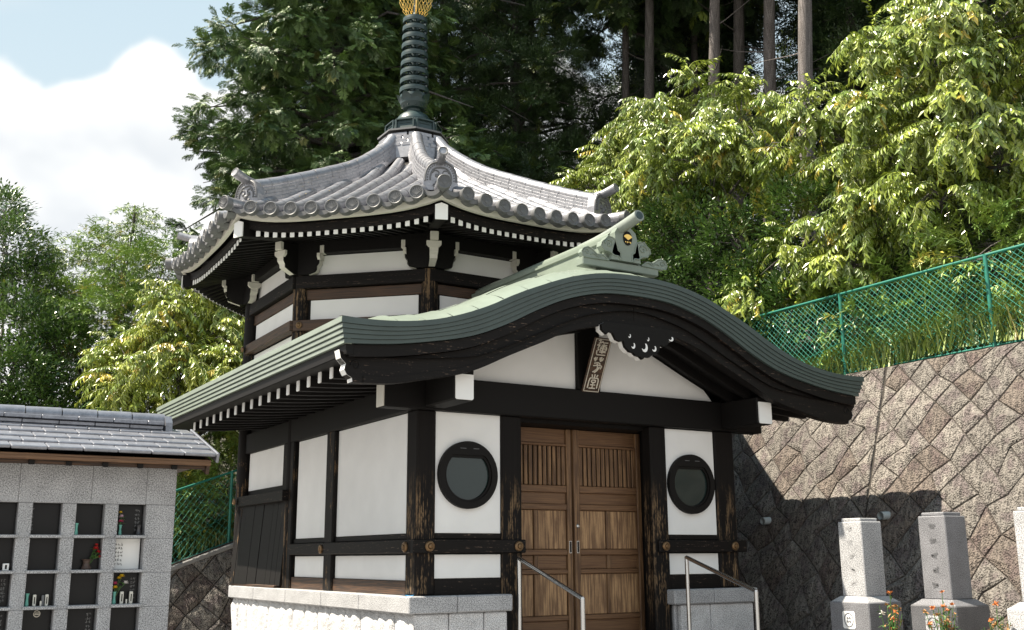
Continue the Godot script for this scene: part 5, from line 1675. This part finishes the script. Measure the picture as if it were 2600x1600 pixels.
func scatter(parent: Node3D, called: String, m: Mesh, mt: Material, xs: Array, cols: Array, kind := "") -> MultiMeshInstance3D:
	var mm := MultiMesh.new()
	mm.transform_format = MultiMesh.TRANSFORM_3D
	mm.use_colors = true
	mm.mesh = m
	mm.instance_count = xs.size()
	for i in xs.size():
		mm.set_instance_transform(i, xs[i])
		mm.set_instance_color(i, cols[i])
	var o := MultiMeshInstance3D.new()
	o.name = numbered(called, parent)
	o.multimesh = mm
	o.material_override = mt
	parent.add_child(o, true)
	if kind: o.set_meta("kind", kind)
	return o
func unit() -> Vector3:
	var z := rnd(-1, 1)
	var a := rnd(0, TAU)
	return Vector3(sqrt(1 - z * z) * cos(a), z, sqrt(1 - z * z) * sin(a))
func frame_of(d: Vector3, roll: float, sc: float) -> Transform3D:
	var s := d.cross(Vector3.UP)
	if s.length() < 0.1: s = d.cross(Vector3.RIGHT)
	s = s.normalized()
	return Transform3D((Basis(d, s.cross(d).normalized(), s) * Basis(Vector3.RIGHT, roll)).scaled_local(Vector3.ONE * sc), Vector3())
func tint(base: Color, alt: Color, odd: Color, share: float) -> Color:
	if rng.randf() < share: return odd * rnd(0.7, 1.1)
	return base.lerp(alt, rng.randf()) * rnd(0.75, 1.2)

# tree whose crown fills round lobes [x, y, z, r]
func lobed_tree(called: String, label: String, base: Vector3, lobes: Array, kind: String, mt: Material, density: float, c: Array, group := "", droop := 0.25, trunk := 0.08) -> Node3D:
	var o := thing(called, label, "tree" if called.ends_with("tree") else "shrub", base, 0.0, group)
	var low := Vector3()
	for l in lobes: low += Vector3(l[0], l[1], l[2])
	low = low / lobes.size() - base
	var fork := Vector3(low.x * 0.35, maxf(low.y * 0.55, 0.3), low.z * 0.35)
	var b := B.new()
	b.tube([Vector3(0, -0.4, 0), Vector3(0.04, fork.y * 0.5, 0.03), fork], trunk, trunk * 0.65, 9)
	part(o, "trunk", b, M.bark)
	b = B.new()
	var xs := []
	var cs := []
	for l in lobes:
		var p := Vector3(l[0], l[1], l[2]) - base
		var mid := fork.lerp(p, 0.5) + Vector3(rnd(-0.2, 0.2), rnd(0, 0.3), rnd(-0.2, 0.2))
		b.tube([fork, mid, p], trunk * 0.5, trunk * 0.14, 6, false)
		for k in 7:
			var d := unit()
			d.y = absf(d.y) * 0.6 - 0.1
			b.tube([mid.lerp(p, rnd(0.3, 1.0)), p + d * l[3] * 0.55, p + d * l[3] * 1.02 + Vector3.DOWN * l[3] * droop], 0.011, 0.003, 5, false)
		if kind == "cherry":     # layered boughs with hanging twigs
			for k in int(8 + 6 * l[3]):
				var d := unit()
				d.y = d.y * 0.75 + 0.1
				d = d.normalized()
				var tip = p + d * l[3] * rnd(0.75, 1.3) + Vector3.DOWN * l[3] * rnd(0.0, droop)
				var s0 = p + d * l[3] * 0.25
				var s1 = s0.lerp(tip, 0.55) + Vector3.UP * 0.12 * l[3]
				b.tube([s0, s1, tip], 0.01, 0.003, 5, false)
				for m in int(density * 0.125 * l[3]):
					var t := pow(rng.randf(), 0.7)
					var q = s0.lerp(s1, t * 2) if t < 0.5 else s1.lerp(tip, t * 2 - 1)
					var dir := d + unit() * 0.7
					dir.y = clampf(dir.y * 0.6 - 0.25, -0.8, 0.3)
					var x := frame_of(dir.normalized(), rnd(-0.35, 0.35), rnd(0.75, 1.2))
					x.origin = q + unit() * 0.1
					xs.append(x)
					cs.append(tint(c[0], c[1], c[2], c[3]))
			continue
		for k in int(density * l[3] * l[3]):
			var d := unit()
			var q = p + d * l[3] * pow(rnd(0.2, 1.0), 0.5) * Vector3(1, 0.85, 1)
			var dir := (d + unit() * 0.55)
			dir.y = clampf(dir.y * 0.5 - droop * 0.6, -0.7, 0.35)
			dir = dir.normalized()
			var x := frame_of(dir, rnd(-0.5, 0.5), rnd(0.8, 1.2))
			x.origin = q
			xs.append(x)
			cs.append(tint(c[0], c[1], c[2], c[3]))
	part(o, "limbs", b, M.bark)
	scatter(o, "crown", SP[kind], mt, xs, cs, "stuff")
	return o

# conifer: straight trunk, rings of limbs that carry sprays
func conifer(called: String, label: String, base: Vector3, top: Vector3, clear: float, reach: float, kind: String, limbs: int, c: Array, bark: Material, r0: float, group := "", shape := 0.6, per := 10, big := 1.0) -> Node3D:
	var o := thing(called, label, "tree", base, 0.0, group)
	var h := top - base
	var b := B.new()
	var path := []
	for i in 9: path.append(h * (i / 8.0) - Vector3.UP * (0.6 if i == 0 else 0.0) + Vector3(rnd(-0.04, 0.04), 0, rnd(-0.04, 0.04)))
	b.tube(path, r0, r0 * 0.25, 12)
	part(o, "trunk", b, bark)
	b = B.new()
	var xs := []
	var cs := []
	for i in limbs:
		var f := (i + rng.randf()) / limbs
		var y := lerpf(clear, 1.0, f)
		var a := i * 2.399 + rnd(-0.3, 0.3)
		var e := Vector3(cos(a), 0, sin(a))
		var prof := pow(1.0 - f, shape) * (0.75 + 0.25 * minf(1.0, f * 6.0))
		var ln := reach * prof * rnd(0.65, 1.12) + 0.25
		var p0 := h * y
		var p1 := p0 + e * ln * 0.5 + Vector3.UP * ln * rnd(0.0, 0.16)
		var p2 := p0 + e * ln + Vector3.UP * ln * rnd(-0.25, 0.08)
		b.tube([p0, p1, p2], 0.012 + 0.016 * ln, 0.008, 5, false)
		# foliage sits in tufts along the outer part of the limb
		var sd := Vector3(-e.z, 0, e.x)
		for k in int(ln * 2.3) + 1:
			var t := 1.0 - 0.75 * rng.randf()
			var cc := p0.lerp(p1, t * 2) if t < 0.5 else p1.lerp(p2, t * 2 - 1)
			var wd := 0.3 * ln * (1.2 - t)
			cc += sd * rnd(-wd, wd) + Vector3.UP * rnd(-0.1, 0.12)
			var cr := rnd(0.28, 0.5)
			for m in int(per * rnd(0.6, 1.2)):
				var u := unit()
				var dir := (u * 0.7 + e * rnd(0.0, 0.8) + Vector3.DOWN * 0.2).normalized()
				var x := frame_of(dir, rnd(-0.6, 0.6), rnd(0.75, 1.25) * big)
				x.origin = cc + u * cr * Vector3(1.0, 0.55, 1.0) * rnd(0.1, 1.0)
				xs.append(x)
				cs.append(tint(c[0], c[1], c[2], c[3]))
	# bare stubs under the crown
	for i in 7:
		var y := rnd(maxf(0.15, clear - 0.35), clear)
		var a := rnd(0, TAU)
		var e := Vector3(cos(a), rnd(-0.1, 0.35), sin(a))
		b.tube([h * y, h * y + e * rnd(0.3, 0.7), h * y + e * rnd(0.8, 1.5) + Vector3.UP * 0.1], 0.018, 0.005, 5, false)
	part(o, "limbs", b, bark)
	scatter(o, "crown", SP[kind], M.leaf_conifer, xs, cs, "stuff")
	return o
var SP := {}

func ground_y(x: float, z: float) -> float:
	var y := 0.0
	if z < -8.2 or x > 4.3:
		var back := maxf(-8.2 - z, 0.0)
		var line := clampf(1.54 + 0.366 * (x + 1.99), 0.2, 3.78)
		y = line + minf(back * 0.16, 2.0)
		if x > 4.3: y = maxf(y, 3.74 + (x - 4.3) * 0.42)
		y += 0.12 * sin(x * 1.7) * sin(z * 1.3)
	return minf(y, 12.0)

func build_ground() -> void:
	var b := B.new()
	b.quad(Vector3(-400, 0, 400), Vector3(400, 0, 400), Vector3(400, 0, -400), Vector3(-400, 0, -400))
	meta(part(self, "ground", b, M.concrete), "pale court paving round the temple", "", "", "structure")
	b = B.new()
	b.surf(func(u, v):
		var x := lerpf(-6.2, 60.0, u * u * 0.6 + u * 0.4)
		var z := lerpf(-8.35, -60.0, v * v)
		return Vector3(x, ground_y(x, z) - 0.02, z), 60, 24)
	b.surf(func(u, v):
		var x := lerpf(4.4, 60.0, u * u)
		var z := lerpf(20.0, -8.4, v)
		return Vector3(x, ground_y(x, z) - 0.02, z), 24, 40)
	meta(part(self, "hillside", b, M.soil), "dark wooded slope behind the walls", "", "", "structure")

func build_plants() -> void:
	for k in ["cherry", "broad", "bamboo", "hinoki", "cedar", "grass", "weed"]: SP[k] = sprig(k)
	var cherry := [Color(0.13, 0.2, 0.03), Color(0.3, 0.36, 0.048), Color(0.48, 0.40, 0.05), 0.03]
	var dark := [Color(0.04, 0.09, 0.026), Color(0.12, 0.2, 0.04), Color(0.25, 0.27, 0.04), 0.02]
	var bamb := [Color(0.1, 0.19, 0.035), Color(0.24, 0.34, 0.06), Color(0.4, 0.36, 0.05), 0.03]
	var hin := [Color(0.045, 0.1, 0.03), Color(0.14, 0.23, 0.05), Color(0.2, 0.22, 0.05), 0.02]
	var ced := [Color(0.022, 0.052, 0.018), Color(0.065, 0.125, 0.028), Color(0.2, 0.27, 0.04), 0.05]
	# --- right: cherries and evergreen shrubs behind the fence
	lobed_tree("cherry_tree", "sunlit yellow-green cherry tree rising just right of the tiled roof", Vector3(5.6, 4.3, -4.4), [[5.20,8.59,-6.32,0.58],[5.30,9.05,-5.37,0.71],[5.20,8.72,-4.31,0.67],[5.40,8.97,-3.92,0.60],[5.30,8.43,-3.10,0.57],[5.10,7.59,-2.52,0.60],[4.90,7.84,-4.41,0.73],[5.00,7.53,-3.38,0.75],[4.90,7.54,-5.50,0.69],[4.90,8.34,-6.78,0.33]], "cherry", M.leaf_cherry, 260, cherry, "cherry trees behind the fence")
	lobed_tree("evergreen_shrub", "dark glossy evergreen shrub under the cherry trees behind the porch roof", Vector3(5.4, 4.2, -3.0), [[5.00,6.68,-4.10,0.77],[5.00,6.24,-2.95,0.72],[4.90,5.75,-3.58,0.62],[5.00,5.50,-2.42,0.64],[5.00,6.56,-4.71,0.59],[5.20,6.32,-1.77,0.63],[5.1,5.2,-4.4,0.6],[5.0,4.7,-3.2,0.5],[5.0,4.6,-5.2,0.6]], "broad", M.leaf_dark, 330, dark)
	lobed_tree("cherry_tree", "large sunlit cherry tree filling the upper right corner", Vector3(6.2, 4.6, 0.3), [[5.30,7.59,-1.52,0.58],[5.30,7.69,-0.64,0.71],[5.30,7.76,0.34,0.83],[5.40,7.83,1.15,0.84],[5.20,6.76,0.89,0.89],[5.10,6.70,-0.05,0.83],[5.10,6.88,-1.11,0.72],[5.30,6.17,1.35,0.62],[5.60,8.53,0.06,0.43],[5.50,8.76,-0.63,0.22],[5.6,8.5,1.3,0.6],[5.8,7.4,2.0,0.7]], "cherry", M.leaf_cherry, 260, cherry, "cherry trees behind the fence")
	lobed_tree("cherry_tree", "low arching cherry branches hanging over the green fence at right", Vector3(5.9, 4.4, -0.9), [[4.90,5.83,-0.17,0.52],[4.80,5.84,0.80,0.42],[4.80,5.80,-0.94,0.48],[4.80,5.57,-1.83,0.50],[4.70,5.16,-2.38,0.43],[4.70,5.3,-0.6,0.24]], "cherry", M.leaf_cherry, 250, cherry, "cherry trees behind the fence", 0.4, 0.05)
	var rs := [[5.1, 3.6, "leafy shrub behind the fence at the right edge"], [5.6, 2.0, "leafy shrub behind the fence under the large cherry"], [5.2, 0.4, "low leafy shrub close behind the second fence post"], [5.9, -1.2, "leafy shrub in the shade under the cherries"], [6.6, 1.0, "dark shrub higher on the slope under the large cherry"], [6.4, 3.4, "dark shrub higher on the slope at the right edge"], [6.9, -1.6, "dark shrub far under the cherries"], [5.0, -2.4, "leafy shrub behind the fence just right of the porch eave"]]
	for i in rs.size():
		var q: Array = rs[i]
		var gy := ground_y(q[0], q[1])
		var lb := []
		for k in 6: lb.append([q[0] + rnd(-0.5, 0.7), gy + rnd(0.2, 1.0 if i < 4 else 1.5), q[1] + rnd(-0.9, 0.9), rnd(0.4, 0.6)])
		lobed_tree("leafy_shrub", q[2], Vector3(q[0], gy, q[1]), lb, "bamboo" if i < 3 else "broad", M.leaf_bamboo if i < 3 else M.leaf_dark, 260, bamb if i < 3 else dark, "shrubs on the slope behind the fence", 0.1, 0.03)
	# --- left: behind the back wall
	lobed_tree("broadleaf_tree", "dark dense broadleaf tree at the far left edge", Vector3(-4.3, 0.6, -12.6), [[-4.18,8.71,-14.85,0.41],[-4.20,7.27,-12.84,0.67],[-3.80,6.61,-12.78,0.67],[-3.95,5.54,-11.95,0.85],[-3.30,5.19,-11.65,0.78],[-4.09,4.61,-11.09,0.67],[-4.5,8.1,-13.4,0.55],[-3.6,4.0,-11.2,0.8],[-4.7,4.0,-11.2,0.9],[-2.9,3.6,-11.3,0.7],[-4.4,3.0,-10.6,0.8]], "broad", M.leaf_dark, 430, dark)
	lobed_tree("feathery_tree", "light feathery tree with wispy tops against the sky at left", Vector3(-2.7, 1.2, -12.0), [[-3.44,7.62,-13.49,0.27],[-2.84,7.01,-13.29,0.70],[-2.29,7.46,-12.83,0.62],[-2.08,7.92,-12.58,0.39],[-1.98,6.75,-11.63,0.67],[-1.63,7.03,-11.34,0.45],[-2.71,5.88,-12.31,0.89],[-2.17,5.77,-11.41,0.80],[-3.32,6.25,-12.58,0.52],[-2.03,8.37,-12.43,0.17],[-1.6,5.9,-11.6,0.7],[-2.9,4.8,-12.2,0.6],[-1.9,4.6,-11.8,0.7]], "bamboo", M.leaf_bamboo, 430, bamb, "", 0.1)
	lobed_tree("cherry_tree", "yellowing cherry tree between the feathery tree and the temple eaves", Vector3(-1.7, 1.7, -9.2), [[-1.24,6.16,-8.93,0.40],[-1.67,5.90,-9.26,0.54],[-2.06,5.21,-9.09,0.72],[-1.50,5.15,-8.76,0.72],[-2.51,4.77,-9.48,0.46],[-1.94,4.43,-8.62,0.70],[-1.34,4.43,-8.26,0.57],[-2.73,4.25,-9.15,0.35],[-0.95,5.63,-8.90,0.33],[-0.8,4.9,-8.8,0.5],[-0.5,5.6,-9.2,0.6],[-1.3,3.7,-8.7,0.55],[-2.3,3.7,-9.0,0.5]], "cherry", M.leaf_cherry, 230, [Color(0.17, 0.25, 0.036), Color(0.36, 0.40, 0.055), Color(0.5, 0.40, 0.05), 0.05])
	lobed_tree("bamboo_shrub", "bushy undergrowth behind the short sloping fence", Vector3(-1.6, 1.6, -9.0), [[-2.2,2.2,-8.9,0.6],[-1.6,2.6,-8.9,0.6],[-1.0,2.7,-8.9,0.6],[-1.9,3.1,-9.3,0.6],[-1.2,3.3,-9.2,0.6],[-0.6,3.1,-9.0,0.6],[-2.7,2.0,-9.0,0.6],[-2.4,2.8,-9.6,0.6]], "bamboo", M.leaf_bamboo, 330, bamb, "", 0.1, 0.03)
	# --- conifers
	conifer("cypress_tree", "big spreading cypress behind the left half of the tiled roof", Vector3(2.95, 3.4, -12.9), Vector3(1.6, 19.5, -12.4), 0.24, 3.7, "hinoki", 165, hin, M.bark, 0.27, "", 0.42, 24, 0.6)
	var cp := [[5.9, -14.2, 21.0, 0.12, 3.2, "dark cedar right behind the metal finial"], [4.2, -16.5, 22.0, 0.12, 3.0, "dark cedar half hidden by the cypress"], [7.9, -14.0, 21.5, 0.1, 3.0, "dark cedar with bright sprays right of the finial"], [9.4, -15.5, 22.0, 0.18, 2.6, "dark cedar standing farther right of the finial"]]
	for q in cp:
		conifer("cedar_tree", q[5], Vector3(q[0], ground_y(q[0], q[1]), q[1]), Vector3(q[0] - 0.5, q[2], q[1] + 0.5), q[3], q[4], "cedar", 110, ced, M.bark, 0.22, "dark cedars behind the temple", 0.35, 13, 0.9)
	# bare-trunked conifers on the slope: foot, head, clear share, paleness
	var tp := [[Vector3(8.88, 11.4, -9.76), Vector3(8.54, 14.39, -9.17), 0, 0.13, "thin brown conifer trunk leaning left of the pale trunks"], [Vector3(9.57, 12.29, -11.51), Vector3(9.22, 15.42, -10.89), 0, 0.11, "thin dark conifer trunk nearest the cedars"], [Vector3(11.51, 14.37, -10.97), Vector3(11.33, 15.92, -10.66), 0, 0.11, "slim sunlit orange conifer trunk left of the first pale trunk"], [Vector3(8.77, 11.78, -7.33), Vector3(8.59, 13.36, -7.01), 1, 0.13, "first pale grey conifer trunk from the left"], [Vector3(10.61, 12.22, -8.49), Vector3(10.37, 14.38, -8.06), 0, 0.15, "dark conifer trunk between the first two pale trunks"], [Vector3(9.86, 11.14, -6.83), Vector3(9.61, 13.35, -6.39), 1, 0.14, "grey conifer trunk in the middle of the slope"], [Vector3(7.71, 9.03, -3.9), Vector3(7.55, 11.3, -3.6), 1, 0.13, "thick pale conifer trunk at right with dark knots"], [Vector3(12.11, 11.76, -6.49), Vector3(11.87, 13.85, -6.08), 0, 0.17, "dark conifer trunk behind the large cherry"]]
	for q in tp:
		var a: Vector3 = q[0]
		var d: Vector3 = (q[1] - a) / (q[1].y - a.y)
		var gy := ground_y(a.x, a.z)
		for k in 4:
			var g: Vector3 = a + d * (gy - a.y)
			gy = ground_y(g.x, g.z)
		var foot: Vector3 = a + d * (gy - a.y)
		var head: Vector3 = a + d * (23.0 - a.y)
		conifer("tall_conifer_tree", q[4], foot, head, 0.5, 2.4, "hinoki", 62, ced, M.bark_pale if q[2] else M.bark, q[3] * 1.25, "bare-trunked conifers on the slope", 0.4, 12, 0.8)
	# wood behind, reads as one dark mass
	var bk := [[14.5, -15.0], [18.0, -10.0], [17.0, -4.5], [13.0, -13.0], [20.0, -6.5], [16.5, -8.0], [15.0, -2.0], [21.0, -12.0], [18.5, 0.5], [14.2, -5.4], [12.6, -2.4], [13.8, 0.2]]
	for i in bk.size():
		var q: Array = bk[i]
		var gy := ground_y(q[0], q[1])
		conifer("cedar_tree", "dark conifer in the shaded wood behind the trunks", Vector3(q[0], gy, q[1]), Vector3(q[0], gy + 17.0, q[1]), 0.04, 3.3, "cedar", 85, ced, M.bark, 0.2, "shaded conifers of the wood", 0.3, 8, 1.7)
	# --- grass and weeds on the wall tops
	var xs := []
	var cs := []
	var gc := [Color(0.1, 0.17, 0.03), Color(0.24, 0.31, 0.06), Color(0.34, 0.3, 0.1), 0.06]
	for i in 2600:
		var x := 4.3 + 1.1 * pow(rng.randf(), 1.4)
		var z := rnd(-6.5, 5.0)
		var t := frame_of(Vector3.RIGHT, 0, rnd(0.7, 1.6))
		t.basis = Basis(Vector3.UP, rnd(0, TAU)).scaled_local(Vector3.ONE * rnd(0.7, 1.5))
		t.origin = Vector3(x, ground_y(x + 0.01, z) - 0.03, z)
		xs.append(t)
		cs.append(tint(gc[0], gc[1], gc[2], gc[3]))
	for i in 700:
		var x := rnd(-3.6, 0.5)
		var z := rnd(-9.3, -8.25)
		xs.append(Transform3D(Basis(Vector3.UP, rnd(0, TAU)).scaled_local(Vector3.ONE * rnd(0.7, 1.3)), Vector3(x, ground_y(x, z) - 0.03, z)))
		cs.append(tint(gc[0], gc[1], gc[2], gc[3]))
	var gr := scatter(self, "grass", SP.grass, M.leaf_grass, xs, cs, "stuff")
	meta(gr, "long bright grass growing along the tops of the stone walls")
	xs = []
	cs = []
	for i in 70:
		var x := rnd(4.4, 5.4)
		var z := rnd(-6.0, 4.0)
		xs.append(Transform3D(Basis(Vector3.UP, rnd(0, TAU)).scaled_local(Vector3.ONE * rnd(0.7, 1.5)), Vector3(x, ground_y(x, z) - 0.03, z)))
		cs.append(tint(bamb[0], gc[1], gc[2], 0.03))
	for i in 60:
		var x := rnd(-3.4, 0.2)
		var z := rnd(-9.0, -8.35)
		xs.append(Transform3D(Basis(Vector3.UP, rnd(0, TAU)).scaled_local(Vector3.ONE * rnd(0.7, 1.4)), Vector3(x, ground_y(x, z) - 0.03, z)))
		cs.append(tint(bamb[0], gc[1], gc[2], 0.03))
	meta(scatter(self, "weeds", SP.weed, M.leaf_grass, xs, cs, "stuff"), "upright leafy weeds behind the fences")

# ---- sky ---------------------------------------------------------------------------------------------------
func make_sky() -> PanoramaSkyMaterial:
	var w := 2048
	var h := 1024
	var n := FastNoiseLite.new()
	n.seed = 11
	n.noise_type = FastNoiseLite.TYPE_SIMPLEX_SMOOTH
	n.frequency = 1.0
	n.fractal_octaves = 5
	var n2 := FastNoiseLite.new()
	n2.seed = 23
	n2.frequency = 1.0
	n2.fractal_octaves = 3
	var d := PackedFloat32Array()
	d.resize(w * h * 3)
	for j in h:
		var el := PI * (0.5 - (j + 0.5) / h)
		var y := sin(el)
		for i in w:
			var c := Color(0.30, 0.29, 0.27)
			if el > 0:
				var az := TAU * (i + 0.5) / w
				var v := Vector3(sin(az) * cos(el), y, -cos(az) * cos(el))
				var t := pow(clampf(y / 0.9, 0, 1), 0.7)
				c = Color(0.86, 0.98, 1.02).lerp(Color(0.38, 0.60, 0.80), t * t)
				var bank := 0.445 + 0.085 * n2.get_noise_3d(v.x * 3.2, 0.4, v.z * 3.2) + 0.05 * n.get_noise_3d(v.x * 9, v.y * 9, v.z * 9)
				var cl := smoothstep(-0.004, 0.012, bank - el)
				var wisp := smoothstep(0.1, 0.6, n2.get_noise_3d(v.x * 2.5, v.y * 7 + 3, v.z * 2.5) + 0.25 * n.get_noise_3d(v.x * 8, v.y * 14, v.z * 8))
				c = c.lerp(Color(0.97, 0.985, 1.0), 0.35 * wisp)
				var sh := 0.5 + 0.5 * n.get_noise_3d(v.x * 4 + 5, v.y * 5, v.z * 4)
				var body := Color(1.22, 1.22, 1.2).lerp(Color(0.88, 0.92, 0.96), smoothstep(0.45, 0.7, sh) * smoothstep(0.01, 0.1, bank - el))
				c = c.lerp(body, cl)
			var k := (j * w + i) * 3
			d[k] = c.r
			d[k + 1] = c.g
			d[k + 2] = c.b
	var m := PanoramaSkyMaterial.new()
	m.panorama = ImageTexture.create_from_image(Image.create_from_data(w, h, false, Image.FORMAT_RGBF, d.to_byte_array()))
	return m

func _ready() -> void:
	rng.seed = 20240
	# camera
	var cam := Camera3D.new()
	cam.name = "camera"
	cam.position = Vector3(-6.099, 1.6, 8.514)
	cam.rotation = Vector3(deg_to_rad(12.86), deg_to_rad(-31.41), deg_to_rad(-0.356))
	cam.fov = 33.12
	cam.near = 0.05
	cam.far = 900.0
	add_child(cam)
	cam.current = true
	# sky and exposure
	var env := Environment.new()
	env.background_mode = Environment.BG_SKY
	env.sky = Sky.new()
	env.sky.sky_material = make_sky()
	env.background_energy_multiplier = 0.36
	env.tonemap_mode = Environment.TONE_MAPPER_LINEAR
	env.tonemap_exposure = 2.7
	env.sdfgi_enabled = true
	env.ssao_enabled = true
	env.ssil_enabled = true
	var we := WorldEnvironment.new()
	we.name = "world_environment"
	we.environment = env
	add_child(we)
	# sun: high, from the left and a little behind the temple
	var sun := DirectionalLight3D.new()
	sun.name = "sun"
	sun.light_energy = 1.6
	sun.light_color = Color(1.0, 0.955, 0.88)
	sun.light_angular_distance = 0.5
	sun.shadow_enabled = true
	sun.basis = Basis.looking_at(Vector3(1.0, -1.78, 0.46))
	add_child(sun)
	make_materials()
	build_ground()
	hall = thing("temple_hall", "octagonal black-and-white temple hall with grey tiled roof, metal finial and curved green copper porch", "temple")
	build_base()
	build_porch_walls()
	build_door()
	build_porch_roof()
	build_upper_hall()
	build_upper_roof()
	build_finial()
	build_walls()
	build_niche_wall()
	build_plants()
	build_name_board()
	build_graves()
	build_handrails()
